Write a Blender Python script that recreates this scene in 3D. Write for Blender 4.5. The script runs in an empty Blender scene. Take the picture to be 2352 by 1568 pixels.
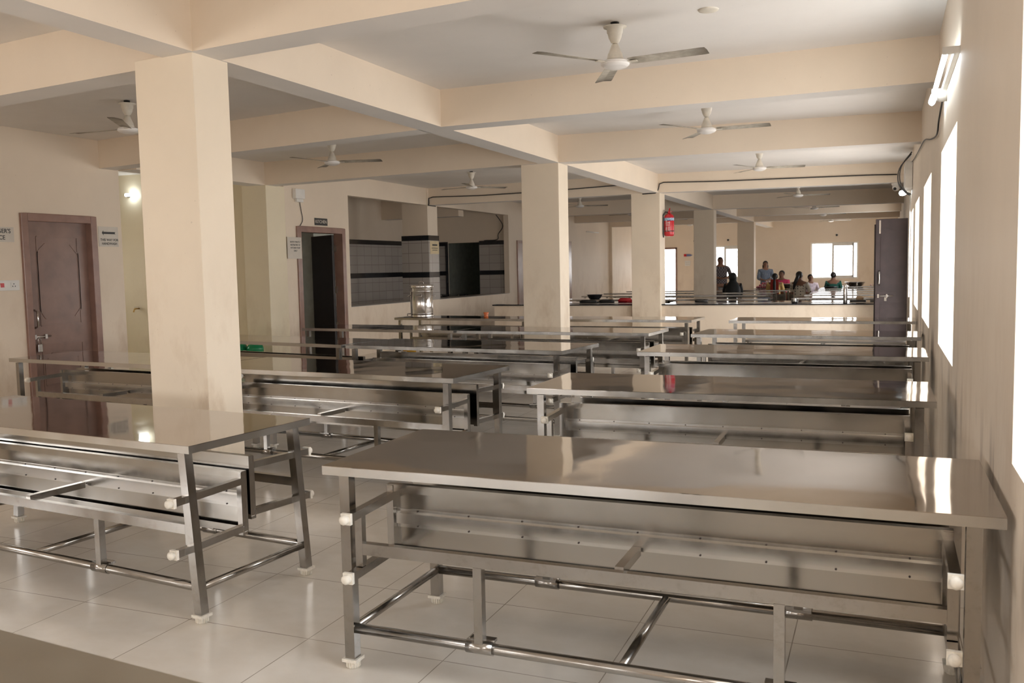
import bpy, bmesh, math, random
from mathutils import Vector, Matrix
random.seed(7)
PI = math.pi
S = bpy.context.scene
COL = S.collection

# ------------------------------------------------------------------ camera
F_PX = 2063.50
EYE = Vector((0, 0, 1.458))
RV = Vector((0.92466129, 0.38025185, -0.02024936))
UV = Vector((-0.01217007, 0.08266034, 0.99650347))
FV = Vector((-0.38059611, 0.92118174, -0.08106051))
cam_data = bpy.data.cameras.new('camera')
cam = bpy.data.objects.new('camera', cam_data)
COL.objects.link(cam)
cam_data.sensor_width = 36.0
cam_data.lens = F_PX * 36.0 / 2352
cam_data.clip_start = 0.05
cam_data.clip_end = 300
cam_data.dof.use_dof = True; cam_data.dof.focus_distance = 5.5; cam_data.dof.aperture_fstop = 8.0
M = Matrix((RV, UV, -FV)).transposed().to_4x4()
M.translation = EYE
cam.matrix_world = M
S.camera = cam

# ------------------------------------------------------------------ world, daylight, exposure
SKY = 11.0
W = bpy.data.worlds.new('sky'); S.world = W; W.use_nodes = True
wt = W.node_tree; wt.nodes.clear()
wo = wt.nodes.new('ShaderNodeOutputWorld'); wb = wt.nodes.new('ShaderNodeBackground')
wc = wt.nodes.new('ShaderNodeTexCoord'); ws = wt.nodes.new('ShaderNodeSeparateXYZ'); wr = wt.nodes.new('ShaderNodeValToRGB')
wm = wt.nodes.new('ShaderNodeMapRange'); wm.inputs[1].default_value = -1; wm.inputs[2].default_value = 1
wt.links.new(wc.outputs['Generated'], ws.inputs[0]); wt.links.new(ws.outputs['Z'], wm.inputs[0]); wt.links.new(wm.outputs[0], wr.inputs[0])
e = wr.color_ramp.elements
e[0].position = 0.0; e[0].color = (0.92, 0.89, 0.86, 1)
e[1].position = 1.0; e[1].color = (0.80, 0.90, 1.0, 1)
k = wr.color_ramp.elements.new(0.48); k.color = (0.93, 0.90, 0.87, 1)
k = wr.color_ramp.elements.new(0.51); k.color = (1.0, 0.98, 0.97, 1)
wt.links.new(wr.outputs[0], wb.inputs[0]); wb.inputs[1].default_value = SKY
wt.links.new(wb.outputs[0], wo.inputs[0])
S.view_settings.view_transform = 'Standard'
S.view_settings.look = 'None'
S.view_settings.gamma = 1.0
S.view_settings.use_curve_mapping = False
S.view_settings.exposure = -0.20
cy = S.cycles
cy.max_bounces = 9; cy.diffuse_bounces = 7; cy.glossy_bounces = 5
cy.use_adaptive_sampling = True; cy.adaptive_threshold = 0.02; cy.transmission_bounces = 4
cy.sample_clamp_indirect = 6.0
cy.caustics_reflective = False; cy.caustics_refractive = False
cy.use_denoising = True
cy.blur_glossy = 0.5

def portal(name, loc, rot, sx, sy):          # marks a window opening for sampling the sky (gives no light itself)
    l = bpy.data.lights.new(name, 'AREA'); l.shape = 'RECTANGLE'; l.size = sx; l.size_y = sy; l.cycles.is_portal = True
    o = bpy.data.objects.new(name, l); COL.objects.link(o); o.location = loc; o.rotation_euler = rot
    return o

# ------------------------------------------------------------------ materials
def new_mat(name):
    m = bpy.data.materials.new(name); m.use_nodes = True
    return m, m.node_tree, m.node_tree.nodes['Principled BSDF']

def N(t, typ, **kw):
    n = t.nodes.new(typ)
    for k_, v in kw.items(): setattr(n, k_, v)
    return n

def pos(t):
    return N(t, 'ShaderNodeNewGeometry').outputs['Position']

def noise(t, vec, scale, detail=3, rough=0.5, stretch=None):
    if stretch:
        mp = N(t, 'ShaderNodeMapping'); mp.inputs['Scale'].default_value = stretch
        t.links.new(vec, mp.inputs[0]); vec = mp.outputs[0]
    n = N(t, 'ShaderNodeTexNoise'); n.inputs['Scale'].default_value = scale
    n.inputs['Detail'].default_value = detail; n.inputs['Roughness'].default_value = rough
    t.links.new(vec, n.inputs['Vector']); return n.outputs['Fac']

def ramp(t, fac, a, b, pa=0.0, pb=1.0):
    r = N(t, 'ShaderNodeValToRGB'); el = r.color_ramp.elements
    el[0].position = pa; el[1].position = pb
    el[0].color = (*a, 1) if len(a) == 3 else a; el[1].color = (*b, 1) if len(b) == 3 else b
    t.links.new(fac, r.inputs[0]); return r.outputs[0]

def mathn(t, op, a, b):
    n = N(t, 'ShaderNodeMath', operation=op)
    for i, v in enumerate((a, b)):
        if isinstance(v, (int, float)): n.inputs[i].default_value = v
        else: t.links.new(v, n.inputs[i])
    return n.outputs[0]

def mix(t, fac, a, b):
    n = N(t, 'ShaderNodeMix', data_type='RGBA')
    if isinstance(fac, (int, float)): n.inputs[0].default_value = fac
    else: t.links.new(fac, n.inputs[0])
    for i, v in ((6, a), (7, b)):
        if isinstance(v, tuple): n.inputs[i].default_value = (*v, 1)
        else: t.links.new(v, n.inputs[i])
    return n.outputs[2]

def bump(t, bs, h, strength, dist=0.01):
    b = N(t, 'ShaderNodeBump'); b.inputs['Strength'].default_value = strength; b.inputs['Distance'].default_value = dist
    t.links.new(h, b.inputs['Height']); t.links.new(b.outputs[0], bs.inputs['Normal'])

def plain(name, c, rough=0.5, metal=0.0, var=0.08, emit=None, es=0.0, scale=8.0):
    m, t, b = new_mat(name)
    if var:
        n = noise(t, pos(t), scale, 4)
        cc = tuple(max(0, x * (1 - var)) for x in c); cd = tuple(min(1, x * (1 + var)) for x in c)
        t.links.new(ramp(t, n, cc, cd, 0.3, 0.7), b.inputs['Base Color'])
    else: b.inputs['Base Color'].default_value = (*c, 1)
    b.inputs['Roughness'].default_value = rough; b.inputs['Metallic'].default_value = metal
    if emit: b.inputs['Emission Color'].default_value = (*emit, 1); b.inputs['Emission Strength'].default_value = es
    return m

def wall_paint(name, c, dirt=0.5, rough=0.55, scuff=0.0):
    m, t, b = new_mat(name)
    p = pos(t)
    n1 = noise(t, p, 1.3, 5, 0.6)
    base = ramp(t, n1, tuple(x * 0.96 for x in c), tuple(min(1, x * 1.03) for x in c), 0.3, 0.7)
    # grubby marks that people leave below shoulder height
    sp = N(t, 'ShaderNodeSeparateXYZ'); t.links.new(p, sp.inputs[0])
    mr = N(t, 'ShaderNodeMapRange'); mr.inputs[1].default_value = 0.5; mr.inputs[2].default_value = 1.7; mr.inputs[3].default_value = 1; mr.inputs[4].default_value = 0
    t.links.new(sp.outputs['Z'], mr.inputs[0])
    n2 = noise(t, p, 3.0, 6, 0.65, (1, 1, 0.5))
    st = ramp(t, n2, (0, 0, 0), (1, 1, 1), 0.48, 0.75)
    f = mathn(t, 'MULTIPLY', mr.outputs[0], st); f = mathn(t, 'MULTIPLY', f, dirt)
    c2 = mix(t, f, base, (c[0] * 0.62, c[1] * 0.52, c[2] * 0.42))
    if scuff:      # dark rub marks where table corners scrape the wall
        z1_ = N(t, 'ShaderNodeMapRange'); z1_.inputs[1].default_value = 0.45; z1_.inputs[2].default_value = 0.72; t.links.new(sp.outputs['Z'], z1_.inputs[0])
        z2_ = N(t, 'ShaderNodeMapRange'); z2_.inputs[1].default_value = 0.95; z2_.inputs[2].default_value = 0.80; t.links.new(sp.outputs['Z'], z2_.inputs[0])
        g_ = mathn(t, 'MULTIPLY', z1_.outputs[0], z2_.outputs[0])
        g_ = mathn(t, 'MULTIPLY', g_, ramp(t, noise(t, p, 2.2, 5, 0.6, (1, 1, 0.35)), (0, 0, 0), (1, 1, 1), 0.50, 0.66))
        c2 = mix(t, mathn(t, 'MULTIPLY', g_, scuff), c2, (0.16, 0.11, 0.08))
    n3 = noise(t, p, 45.0, 2)
    sp2 = ramp(t, n3, (0, 0, 0), (1, 1, 1), 0.76, 0.80); sp2 = mathn(t, 'MULTIPLY', sp2, 0.35)
    c3 = mix(t, sp2, c2, (0.22, 0.15, 0.1))
    t.links.new(c3, b.inputs['Base Color']); b.inputs['Roughness'].default_value = rough
    b.inputs['Specular IOR Level'].default_value = 0.35
    bump(t, b, noise(t, p, 120, 3), 0.08, 0.004)
    return m

M_WALL = wall_paint('cream_paint', (0.80, 0.692, 0.565), 0.6)
M_RIGHT = wall_paint('scuffed_cream_paint', (0.80, 0.70, 0.585), 0.6, scuff=0.75)
M_REAR = wall_paint('plain_cream_paint', (0.62, 0.53, 0.43), 0.0)
M_COLUMN = wall_paint('cream_column_paint', (0.83, 0.725, 0.585), 0.9)
M_CEIL = wall_paint('ceiling_white_paint', (0.80, 0.765, 0.73), 0.0, 0.7)
M_YELLOW = wall_paint('yellowed_recess_paint', (0.82, 0.735, 0.56), 0.5)

def floor_mat():
    m, t, b = new_mat('vitrified_floor_tiles')
    p = pos(t)
    mp = N(t, 'ShaderNodeMapping'); mp.inputs['Location'].default_value = (0.305, 0.1, 0)
    t.links.new(p, mp.inputs[0])
    br = N(t, 'ShaderNodeTexBrick'); br.offset = 0.0; br.squash = 1.0
    br.inputs['Scale'].default_value = 1.0; br.inputs['Mortar Size'].default_value = 0.0022; br.inputs['Mortar Smooth'].default_value = 0.1
    br.inputs['Brick Width'].default_value = 0.6; br.inputs['Row Height'].default_value = 0.6; br.inputs['Bias'].default_value = 0
    br.inputs['Color1'].default_value = (0.74, 0.70, 0.64, 1); br.inputs['Color2'].default_value = (0.77, 0.73, 0.67, 1)
    br.inputs['Mortar'].default_value = (0.28, 0.24, 0.20, 1)
    t.links.new(mp.outputs[0], br.inputs['Vector'])
    n = noise(t, p, 5.0, 7, 0.62, (1, 1.4, 1))
    c = mix(t, ramp(t, n, (0, 0, 0), (0.55, 0.55, 0.55), 0.35, 0.75), br.outputs['Color'], (0.64, 0.585, 0.50))
    t.links.new(c, b.inputs['Base Color'])
    r = ramp(t, noise(t, p, 2.5, 4), (0.10, 0.10, 0.10), (0.22, 0.22, 0.22), 0.3, 0.7)
    t.links.new(r, b.inputs['Roughness'])
    return m
M_FLOOR = floor_mat()

def steel(name, c=(0.62, 0.59, 0.56), rough=(0.05, 0.14), wav=0.0, wscale=2.0, grime=0.0, stretch=(1, 1, 1), streak=0.0):
    m, t, b = new_mat(name)
    tc = N(t, 'ShaderNodeNewGeometry').outputs['Position']
    b.inputs['Metallic'].default_value = 1.0
    n = noise(t, tc, 6.0, 6, 0.65, stretch)
    t.links.new(ramp(t, n, (rough[0],) * 3, (rough[1],) * 3, 0.3, 0.72), b.inputs['Roughness'])
    base = ramp(t, noise(t, tc, 3.0, 4), tuple(x * 0.94 for x in c), tuple(min(1, x * 1.04) for x in c), 0.3, 0.7)
    if grime:
        g = ramp(t, noise(t, tc, 28.0, 6, 0.7, stretch), (0, 0, 0), (1, 1, 1), 0.52, 0.72)
        g = mathn(t, 'MULTIPLY', g, grime)
        base = mix(t, g, base, (0.20, 0.155, 0.11))
    t.links.new(base, b.inputs['Base Color'])
    if wav: bump(t, b, noise(t, tc, wscale, 1, 0.4), wav, 0.05)
    return m
M_TOP = steel('polished_steel_sheet', (0.38, 0.345, 0.31), (0.03, 0.08), 0.06, 2.4)
M_DULL = steel('dull_steel_sheet', (0.42, 0.40, 0.35), (0.30, 0.42), 0)
M_RIM = steel('brushed_steel_edge', (0.50, 0.485, 0.46), (0.18, 0.28), 0, grime=0.08)
M_TUBE = steel('steel_tube', (0.37, 0.35, 0.325), (0.12, 0.28), 0, grime=0.35)
M_PANEL = steel('dull_steel_panel', (0.345, 0.325, 0.295), (0.13, 0.24), 0.10, 2.5, grime=0.0)
M_DRUM = steel('bright_drum_steel', (0.66, 0.65, 0.64), (0.14, 0.24), 0)
M_PLASTIC = plain('white_nylon_cap', (0.80, 0.76, 0.68), 0.45, var=0.12, scale=60)
M_MAUVE = plain('mauve_brown_enamel', (0.235, 0.145, 0.115), 0.28, var=0.16, scale=5)
M_MAUVE2 = plain('mauve_frame_enamel', (0.29, 0.175, 0.14), 0.24, var=0.12, scale=6)
M_BROWN = plain('dark_brown_wood', (0.030, 0.017, 0.018), 0.5, var=0.25, scale=7)
M_DKDOOR = plain('dark_kitchen_door_paint', (0.022, 0.014, 0.011), 0.5, var=0.2, scale=5)
M_INKSPOT = plain('rusty_rivet', (0.05, 0.035, 0.03), 0.6, var=0)
M_GRANITE = plain('black_granite', (0.015, 0.015, 0.018), 0.12, var=0.4, scale=90)
M_BLACK = plain('black_plastic', (0.02, 0.02, 0.02), 0.4, var=0.2)
M_CABLE = plain('black_cable_sheath', (0.025, 0.022, 0.022), 0.5, var=0.2)
M_PAPER = plain('laminated_paper', (0.62, 0.57, 0.50), 0.35, var=0.05)
M_INK = plain('printed_ink', (0.05, 0.05, 0.05), 0.6, var=0)
M_FAN = plain('ivory_fan_enamel', (0.72, 0.67, 0.58), 0.35, var=0.12, scale=14)
M_FANCAP = plain('white_fan_enamel', (0.82, 0.79, 0.76), 0.3, var=0.05)
M_WHITE = plain('white_plastic', (0.78, 0.77, 0.74), 0.35, var=0.05)
M_SILVER = plain('chrome', (0.6, 0.58, 0.56), 0.22, 1.0, var=0.1)
M_RED = plain('red_enamel', (0.55, 0.02, 0.03), 0.25, var=0.1)
M_BLUE = plain('blue_label', (0.03, 0.25, 0.55), 0.4, var=0)
M_LABELWHITE = plain('white_print', (0.85, 0.85, 0.85), 0.5, var=0)
M_DARK = plain('grey_green_paint', (0.55, 0.58, 0.52), 0.8, var=0.1)
M_GREEN = plain('green_plastic', (0.01, 0.25, 0.10), 0.2, var=0.15)
M_DKGREEN = plain('dark_green_plastic', (0.005, 0.10, 0.05), 0.3, var=0.1)
M_MUSTARD = plain('yellow_plastic', (0.75, 0.42, 0.03), 0.4, var=0.1)
M_ORANGE = plain('orange_glass', (0.75, 0.20, 0.07), 0.2, var=0.3, scale=60)
M_LAMP = plain('lit_tube', (1, 1, 1), 0.5, var=0, emit=(0.86, 0.95, 1.0), es=28.0)
M_BULB = plain('lit_bulb', (1, 1, 1), 0.5, var=0, emit=(0.86, 0.95, 1.0), es=22.0)

def blade_mat():
    m, t, b = new_mat('dusty_fan_blade')
    tc = N(t, 'ShaderNodeTexCoord').outputs['Object']
    g = ramp(t, noise(t, tc, 9, 5, 0.6), (0.60, 0.56, 0.48), (0.26, 0.22, 0.17), 0.35, 0.75)
    sp = N(t, 'ShaderNodeSeparateXYZ'); t.links.new(tc, sp.inputs[0])
    f = N(t, 'ShaderNodeMapRange'); f.inputs[1].default_value = 0.40; f.inputs[2].default_value = 0.66; t.links.new(sp.outputs['X'], f.inputs[0])
    t.links.new(mix(t, f.outputs[0], g, (0.10, 0.08, 0.06)), b.inputs['Base Color'])
    b.inputs['Roughness'].default_value = 0.5
    return m
M_BLADE = blade_mat()

def tile_mat():
    m, t, b = new_mat('glazed_wall_tiles')
    p = pos(t)
    # coordinates along the wall = x + y, up = z
    sp = N(t, 'ShaderNodeSeparateXYZ'); t.links.new(p, sp.inputs[0])
    u = mathn(t, 'ADD', sp.outputs['X'], sp.outputs['Y'])
    cb = N(t, 'ShaderNodeCombineXYZ'); t.links.new(u, cb.inputs[0]); t.links.new(sp.outputs['Z'], cb.inputs[1])
    br = N(t, 'ShaderNodeTexBrick'); br.offset = 0
    br.inputs['Scale'].default_value = 1; br.inputs['Brick Width'].default_value = 0.30; br.inputs['Row Height'].default_value = 0.20
    br.inputs['Mortar Size'].default_value = 0.005
    br.inputs['Color1'].default_value = (0.46, 0.43, 0.40, 1); br.inputs['Color2'].default_value = (0.42, 0.39, 0.36, 1)
    br.inputs['Mortar'].default_value = (0.25, 0.22, 0.2, 1)
    t.links.new(cb.outputs[0], br.inputs['Vector'])
    t.links.new(br.outputs['Color'], b.inputs['Base Color']); b.inputs['Roughness'].default_value = 0.22
    return m
M_TILE = tile_mat()

# ------------------------------------------------------------------ mesh helpers
class MB:
    def __init__(s): s.v = []; s.f = []; s.sm = []; s.mi = []
    def add(s, vs, fs, smooth=False, mi=0):
        o = len(s.v); s.v += [tuple(v) for v in vs]
        for f in fs: s.f.append([i + o for i in f]); s.sm.append(smooth); s.mi.append(mi)
        return s
    def box(s, x0, x1, y0, y1, z0, z1, mi=0):
        vs = [(x, y, z) for z in (z0, z1) for y in (y0, y1) for x in (x0, x1)]
        return s.add(vs, [(0, 2, 3, 1), (4, 5, 7, 6), (0, 1, 5, 4), (2, 6, 7, 3), (0, 4, 6, 2), (1, 3, 7, 5)], mi=mi)
    def bar(s, a, b, w, h=None, up=(0, 0, 1), mi=0):
        a, b = Vector(a), Vector(b); h = h or w; d = (b - a).normalized(); u = Vector(up)
        if abs(d.dot(u)) > 0.95: u = Vector((0, 1, 0))
        r = d.cross(u).normalized(); u = r.cross(d)
        vs = [p + r * i * w / 2 + u * j * h / 2 for p in (a, b) for i, j in ((-1, -1), (1, -1), (1, 1), (-1, 1))]
        return s.add(vs, [(3, 2, 1, 0), (4, 5, 6, 7), (0, 1, 5, 4), (1, 2, 6, 5), (2, 3, 7, 6), (3, 0, 4, 7)], mi=mi)
    def tube(s, pts, rad, n=12, caps=True, mi=0):
        pts = [Vector(p) for p in pts]
        if not isinstance(rad, (list, tuple)): rad = [rad] * len(pts)
        rings = []; pu = None
        for i, p in enumerate(pts):
            d = (pts[min(i + 1, len(pts) - 1)] - pts[max(i - 1, 0)]).normalized()
            u = pu or (Vector((0, 0, 1)) if abs(d.z) < 0.9 else Vector((1, 0, 0)))
            r = d.cross(u).normalized(); u = r.cross(d).normalized(); pu = u
            rings.append([p + (r * math.cos(2 * PI * k / n) + u * math.sin(2 * PI * k / n)) * rad[i] for k in range(n)])
        vs = [v for r in rings for v in r]
        fs = [(i * n + k, i * n + (k + 1) % n, (i + 1) * n + (k + 1) % n, (i + 1) * n + k) for i in range(len(pts) - 1) for k in range(n)]
        s.add(vs, fs, True, mi)
        if caps: s.add(rings[0], [tuple(range(n))[::-1]], mi=mi); s.add(rings[-1], [tuple(range(n))], mi=mi)
        return s
    def lathe(s, prof, c=(0, 0, 0), n=24, mi=0, sx=1, sy=1):
        vs = [(c[0] + r * math.cos(2 * PI * k / n) * sx, c[1] + r * math.sin(2 * PI * k / n) * sy, c[2] + z) for r, z in prof for k in range(n)]
        fs = [(i * n + k, i * n + (k + 1) % n, (i + 1) * n + (k + 1) % n, (i + 1) * n + k) for i in range(len(prof) - 1) for k in range(n)]
        return s.add(vs, fs, True, mi)
    def prism(s, poly, z0, z1, mi=0):      # poly of (x, y), counter-clockwise
        n = len(poly)
        vs = [(x, y, z0) for x, y in poly] + [(x, y, z1) for x, y in poly]
        return s.add(vs, [tuple(range(n))[::-1], tuple(range(n, 2 * n))] + [(i, (i + 1) % n, n + (i + 1) % n, n + i) for i in range(n)], mi=mi)
    def map(s, fn): s.v = [fn(*v) for v in s.v]; return s
    def mesh(s, name, mats, fix=True):
        me = bpy.data.meshes.new(name); me.from_pydata(s.v, [], s.f); me.update()
        for m in (mats if isinstance(mats, (list, tuple)) else [mats]): me.materials.append(m)
        for p, sm, mi in zip(me.polygons, s.sm, s.mi): p.use_smooth = sm; p.material_index = mi
        if fix:
            bm = bmesh.new(); bm.from_mesh(me); bmesh.ops.remove_doubles(bm, verts=bm.verts, dist=1e-6)
            bmesh.ops.recalc_face_normals(bm, faces=bm.faces); bm.to_mesh(me); bm.free()
        return me
    def build(s, name, mats, parent=None, bevel=0):
        o = put(name, s.mesh(name, mats), parent)
        if bevel: bev(o, bevel)
        return o

def put(name, me, parent=None):
    o = bpy.data.objects.new(name, me); COL.objects.link(o)
    if parent: o.parent = parent
    return o

def bev(o, w, seg=2):
    b = o.modifiers.new('bevel', 'BEVEL'); b.width = w; b.segments = seg; b.limit_method = 'ANGLE'; b.angle_limit = math.radians(40)
    return o

def empty(name, loc=(0, 0, 0), rz=0):
    o = bpy.data.objects.new(name, None); COL.objects.link(o); o.location = loc; o.rotation_euler = (0, 0, rz); o.empty_display_size = 0.1
    return o

def tag(o, label, cat, group=None, kind=None):
    o['label'] = label; o['category'] = cat
    if group: o['group'] = group
    if kind: o['kind'] = kind
    return o

def struct(o): o['kind'] = 'structure'; return o

def copy_tree(o, parent=None):
    c = o.copy(); COL.objects.link(c); c.parent = parent
    for ch in list(o.children): copy_tree(ch, c)
    return c

def text_mesh(name, body, size, m, parent, mat4, align='CENTER', ext=0.0008, bold=0.0, sp=1.0):
    cu = bpy.data.curves.new(name, 'FONT'); cu.body = body; cu.size = size; cu.align_x = align; cu.align_y = 'CENTER'
    cu.extrude = ext; cu.offset = bold; cu.space_line = sp
    tmp = bpy.data.objects.new(name, cu); COL.objects.link(tmp)
    bpy.context.view_layer.update()
    me = bpy.data.meshes.new_from_object(tmp.evaluated_get(bpy.context.evaluated_depsgraph_get()))
    bpy.data.objects.remove(tmp); bpy.data.curves.remove(cu)
    me.materials.clear(); me.materials.append(m)
    o = put(name, me, parent); o.matrix_local = mat4
    return o

def on_x(x, y, z):      # lettering plane on a surface that faces +X
    return Matrix(((0, 0, 1, x), (1, 0, 0, y), (0, 1, 0, z), (0, 0, 0, 1)))
def on_my(x, y, z):     # on a surface that faces -Y
    return Matrix(((1, 0, 0, x), (0, 0, -1, y), (0, 1, 0, z), (0, 0, 0, 1)))

# ------------------------------------------------------------------ room
ZB, ZC = 2.75, 3.08
YR, YE = -9.0, 34.3
XK, XLW = -8.42, -8.70
def XW(y): return 0.33 + 0.004 * y
def wmap(x, y, z): return (x + XW(y), y, z)

def wall_run(a0, a1, z1, openings, t0, t1):
    """boxes of a wall running along one axis from a0 to a1 with rectangular openings (a, b, z0, z1)"""
    out = []; a = a0
    for (p, q, zl, zh) in sorted(openings):
        if p > a: out.append((a, p, 0, z1))
        if zl > 0: out.append((p, q, 0, zl))
        if zh < z1: out.append((p, q, zh, z1))
        a = q
    if a < a1: out.append((a, a1, 0, z1))
    return out

def box_wall_y(name, x0, x1, runs, m, fn=None, mi=0):
    b = MB()
    for a, q, zl, zh in runs: b.box(x0, x1, a, q, zl, zh)
    if fn: b.map(fn)
    return struct(b.build(name, m))

# floor and ceiling
struct(MB().box(-12.6, 0.75, YR - 0.3, YE + 0.3, -0.1, 0).build('floor', M_FLOOR))
struct(MB().box(-12.6, 0.75, YR - 0.3, YE + 0.3, ZC, ZC + 0.15).build('ceiling', M_CEIL))

# right wall with deep window openings
WZ0, WZ1 = 0.885, 2.18
win_r = [(-7.6, -6.1), (-4.6, -3.1), (-1.6, -0.1), (1.35, 2.82), (5.32, 6.80), (8.28, 9.92), (11.28, 12.85), (13.75, 15.05), (17.4, 18.9), (24.4, 25.9), (31.2, 31.9)]  # those past the low wall are unseen, added to brighten the far hall
box_wall_y('wall_right', 0, 0.25, wall_run(YR, YE + 0.2, ZC, [(a, b_, 0.0 if a == 13.75 else WZ0, WZ1) for a, b_ in win_r], 0, 0), M_RIGHT, wmap)
for a, b_ in win_r:
    z0_ = 0.0 if a == 13.75 else WZ0
    portal('window_daylight', (XW((a + b_) / 2) + 0.24, (a + b_) / 2, (z0_ + WZ1) / 2), (0, math.radians(90), 0), WZ1 - z0_, b_ - a)

# end wall with door and two windows
end_open = [(-2.415, -0.81, 0.86, 2.16), (-6.05, -4.62, 0.86, 2.14), (-7.95, -7.28, 0.0, 2.12)]
b = MB()
for a, q, zl, zh in wall_run(-12.6, 0.6, ZC, end_open, 0, 0): b.box(a, q, YE, YE + 0.22, zl, zh)
struct(b.build('wall_far', M_WALL))
for a, q, zl, zh in end_open:
    portal('far_daylight', ((a + q) / 2, YE + 0.21, (zl + zh) / 2), (math.radians(-90), 0, 0), q - a, zh - zl)

# rear wall (behind the camera) with unseen windows added to light front faces, left wall, recess and kitchen walls
rear_open = [(-8.2, -6.6, 0.9, 2.2), (-5.4, -3.6, 0.9, 2.2)]
b = MB()
for a, q, zl, zh in wall_run(-9.0, 0.6, ZC, rear_open, 0, 0): b.box(a, q, YR - 0.22, YR, zl, zh)
struct(b.build('wall_rear', M_REAR))
for a, q, zl, zh in rear_open:
    portal('rear_added_daylight', ((a + q) / 2, YR - 0.21, (zl + zh) / 2), (math.radians(90), 0, 0), q - a, zh - zl)

MD0, MD1, MDH = 7.08, 8.10, 2.17         # manager's door
left_added_win = [(-6.6, -5.0, 0.9, 2.2), (-2.8, -1.2, 0.9, 2.3), (0.0, 1.8, 0.9, 2.3)]  # unseen windows, added to throw light on the near column
box_wall_y('wall_left', XLW - 0.22, XLW, wall_run(YR - 0.2, 8.50, ZC, left_added_win + [(MD0, MD1, 0, MDH)], 0, 0), M_WALL)
for a, q, zl, zh in left_added_win:
    portal('left_added_daylight', (XLW - 0.21, (a + q) / 2, (zl + zh) / 2), (0, math.radians(-90), 0), zh - zl, q - a)
b = MB()
b.box(-12.4, XLW - 0.22, 8.28, 8.50, 0, ZC); b.box(-12.6, -12.4, 8.28, 9.6, 0, ZC); b.box(-12.6, -12.4, 10.2, 11.42, 0, ZC); b.box(-12.6, -12.4, 9.6, 10.2, 0, 1.2); b.box(-12.6, -12.4, 9.6, 10.2, 2.0, ZC); b.box(-12.4, -8.80, 11.20, 11.42, 0, ZC)
struct(b.build('wall_recess', M_YELLOW))
portal('recess_added_daylight', (-12.59, 9.9, 1.6), (0, math.radians(-90), 0), 0.8, 0.6)  # unseen opening, added to brighten the recess walls
struct(MB().box(-10.35, -10.27, 11.14, 11.20, 0, ZC).build('trim_1', M_YELLOW))

KD0, KD1, KDH = 11.70, 13.05, 2.18
K1, K2, KZ0, KZ1 = (13.20, 16.07), (16.48, 20.30), 0.85, 2.75
box_wall_y('wall_kitchen', XK - 0.13, XK, wall_run(11.42, YE, ZC, [(KD0, KD1, 0, KDH), (K1[0], K1[1], KZ0, KZ1), (K2[0], K2[1], KZ0, KZ1)], 0, 0), M_WALL)

# columns
def column(name, x0, x1, y0, y1, skew=0.0, m=M_COLUMN, z1=ZB):
    b = MB().box(x0, x1, y0, y1, 0, z1 + 0.01)
    if skew: b.map(lambda x, y, z: (x, y + skew * (x1 - x), z))
    return struct(b.build(name, m, bevel=0.006))
column('column', -4.225, -3.735, 4.25, 4.56, 0.10)
column('column', -4.235, -3.735, 10.66, 11.02)
column('column', -4.225, -3.70, 16.00, 16.40)
column('column', -4.20, -3.72, 21.70, 22.05)
column('column', -4.24, -3.73, 29.00, 29.40)
column('column', -8.84, XK + 0.02, 10.97, 11.42, m=M_YELLOW)
b = MB().box(-8.98, XK + 0.015, 16.062, 16.488, 0, ZC)
struct(b.build('column', M_WALL))
for y in (29.0,): column('column', -8.60, XK + 0.10, y, y + 0.4)

# beams: cross beams follow node lists of (x, y) along their near edge
XL = -3.72
def cross(name, nodes, w=0.25, zb=ZB):
    b = MB()
    n = len(nodes)
    vs = []
    for x, y in nodes: vs += [(x, y, zb), (x, y, ZC + 0.01), (x, y + w, ZC + 0.01), (x, y + w, zb)]
    for i in range(n - 1):
        a, c = 4 * i, 4 * i + 4
        b.add([vs[a], vs[a + 1], vs[a + 2], vs[a + 3], vs[c], vs[c + 1], vs[c + 2], vs[c + 3]],
              [(0, 1, 5, 4), (1, 2, 6, 5), (2, 3, 7, 6)], mi=0)
        b.add([vs[a], vs[a + 3], vs[c], vs[c + 3]], [(0, 2, 3, 1)], mi=1)
    b.add(vs[:4], [(0, 3, 2, 1)]); b.add(vs[-4:], [(0, 1, 2, 3)])
    return struct(b.build(name, [M_WALL, M_CEIL]))
cross('beam', [(0.36, 3.86), (-2.585, 4.116), (XL, 4.235)])
cross('beam', [(-3.97, 4.36), (-4.36, 4.415), (-5.72, 4.567), (XLW, 4.93)], zb=2.735)
cross('beam', [(0.33, -3.0), (XLW, -3.0)]); cross('beam', [(0.33, -6.2), (XLW, -6.2)])
cross('beam', [(0.36, 7.354), (XL, 7.423)])
cross('beam', [(-3.97, 7.47), (-6.55, 7.87), (XLW, 8.21)])
cross('beam', [(0.39, 10.93), (XL, 10.62)])
cross('beam', [(-3.97, 10.60), (XK, 10.97)])
cross('beam', [(0.40, 16.35), (XL, 15.96)])
cross('beam', [(-3.97, 15.98), (XK, 16.13)])
for y0, y1, y2 in ((22.1, 21.6, 21.7), (25.7, 25.3, 25.4), (29.3, 28.95, 29.05)):
    cross('beam', [(XW(y0) + 0.01, y0), (XL, y1)]); cross('beam', [(-3.97, y1), (XK, y2)])
cross('beam', [(0.36, 0.6), (XL, 0.7)]); cross('beam', [(-3.97, 0.72), (XLW, 1.1)])
b = MB().box(-3.98, XL, YR, YE, ZB, ZC + 0.01)
me = b.build('beam', [M_WALL, M_CEIL]); struct(me)
for p in me.data.polygons:
    if p.normal.z < -0.5: p.material_index = 1
b = MB().box(-8.72, XK + 0.01, 8.50, 11.0, ZB, ZC + 0.01)
me = b.build('beam', [M_WALL, M_CEIL]); struct(me)
for p in me.data.polygons:
    if p.normal.z < -0.5: p.material_index = 1

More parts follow.
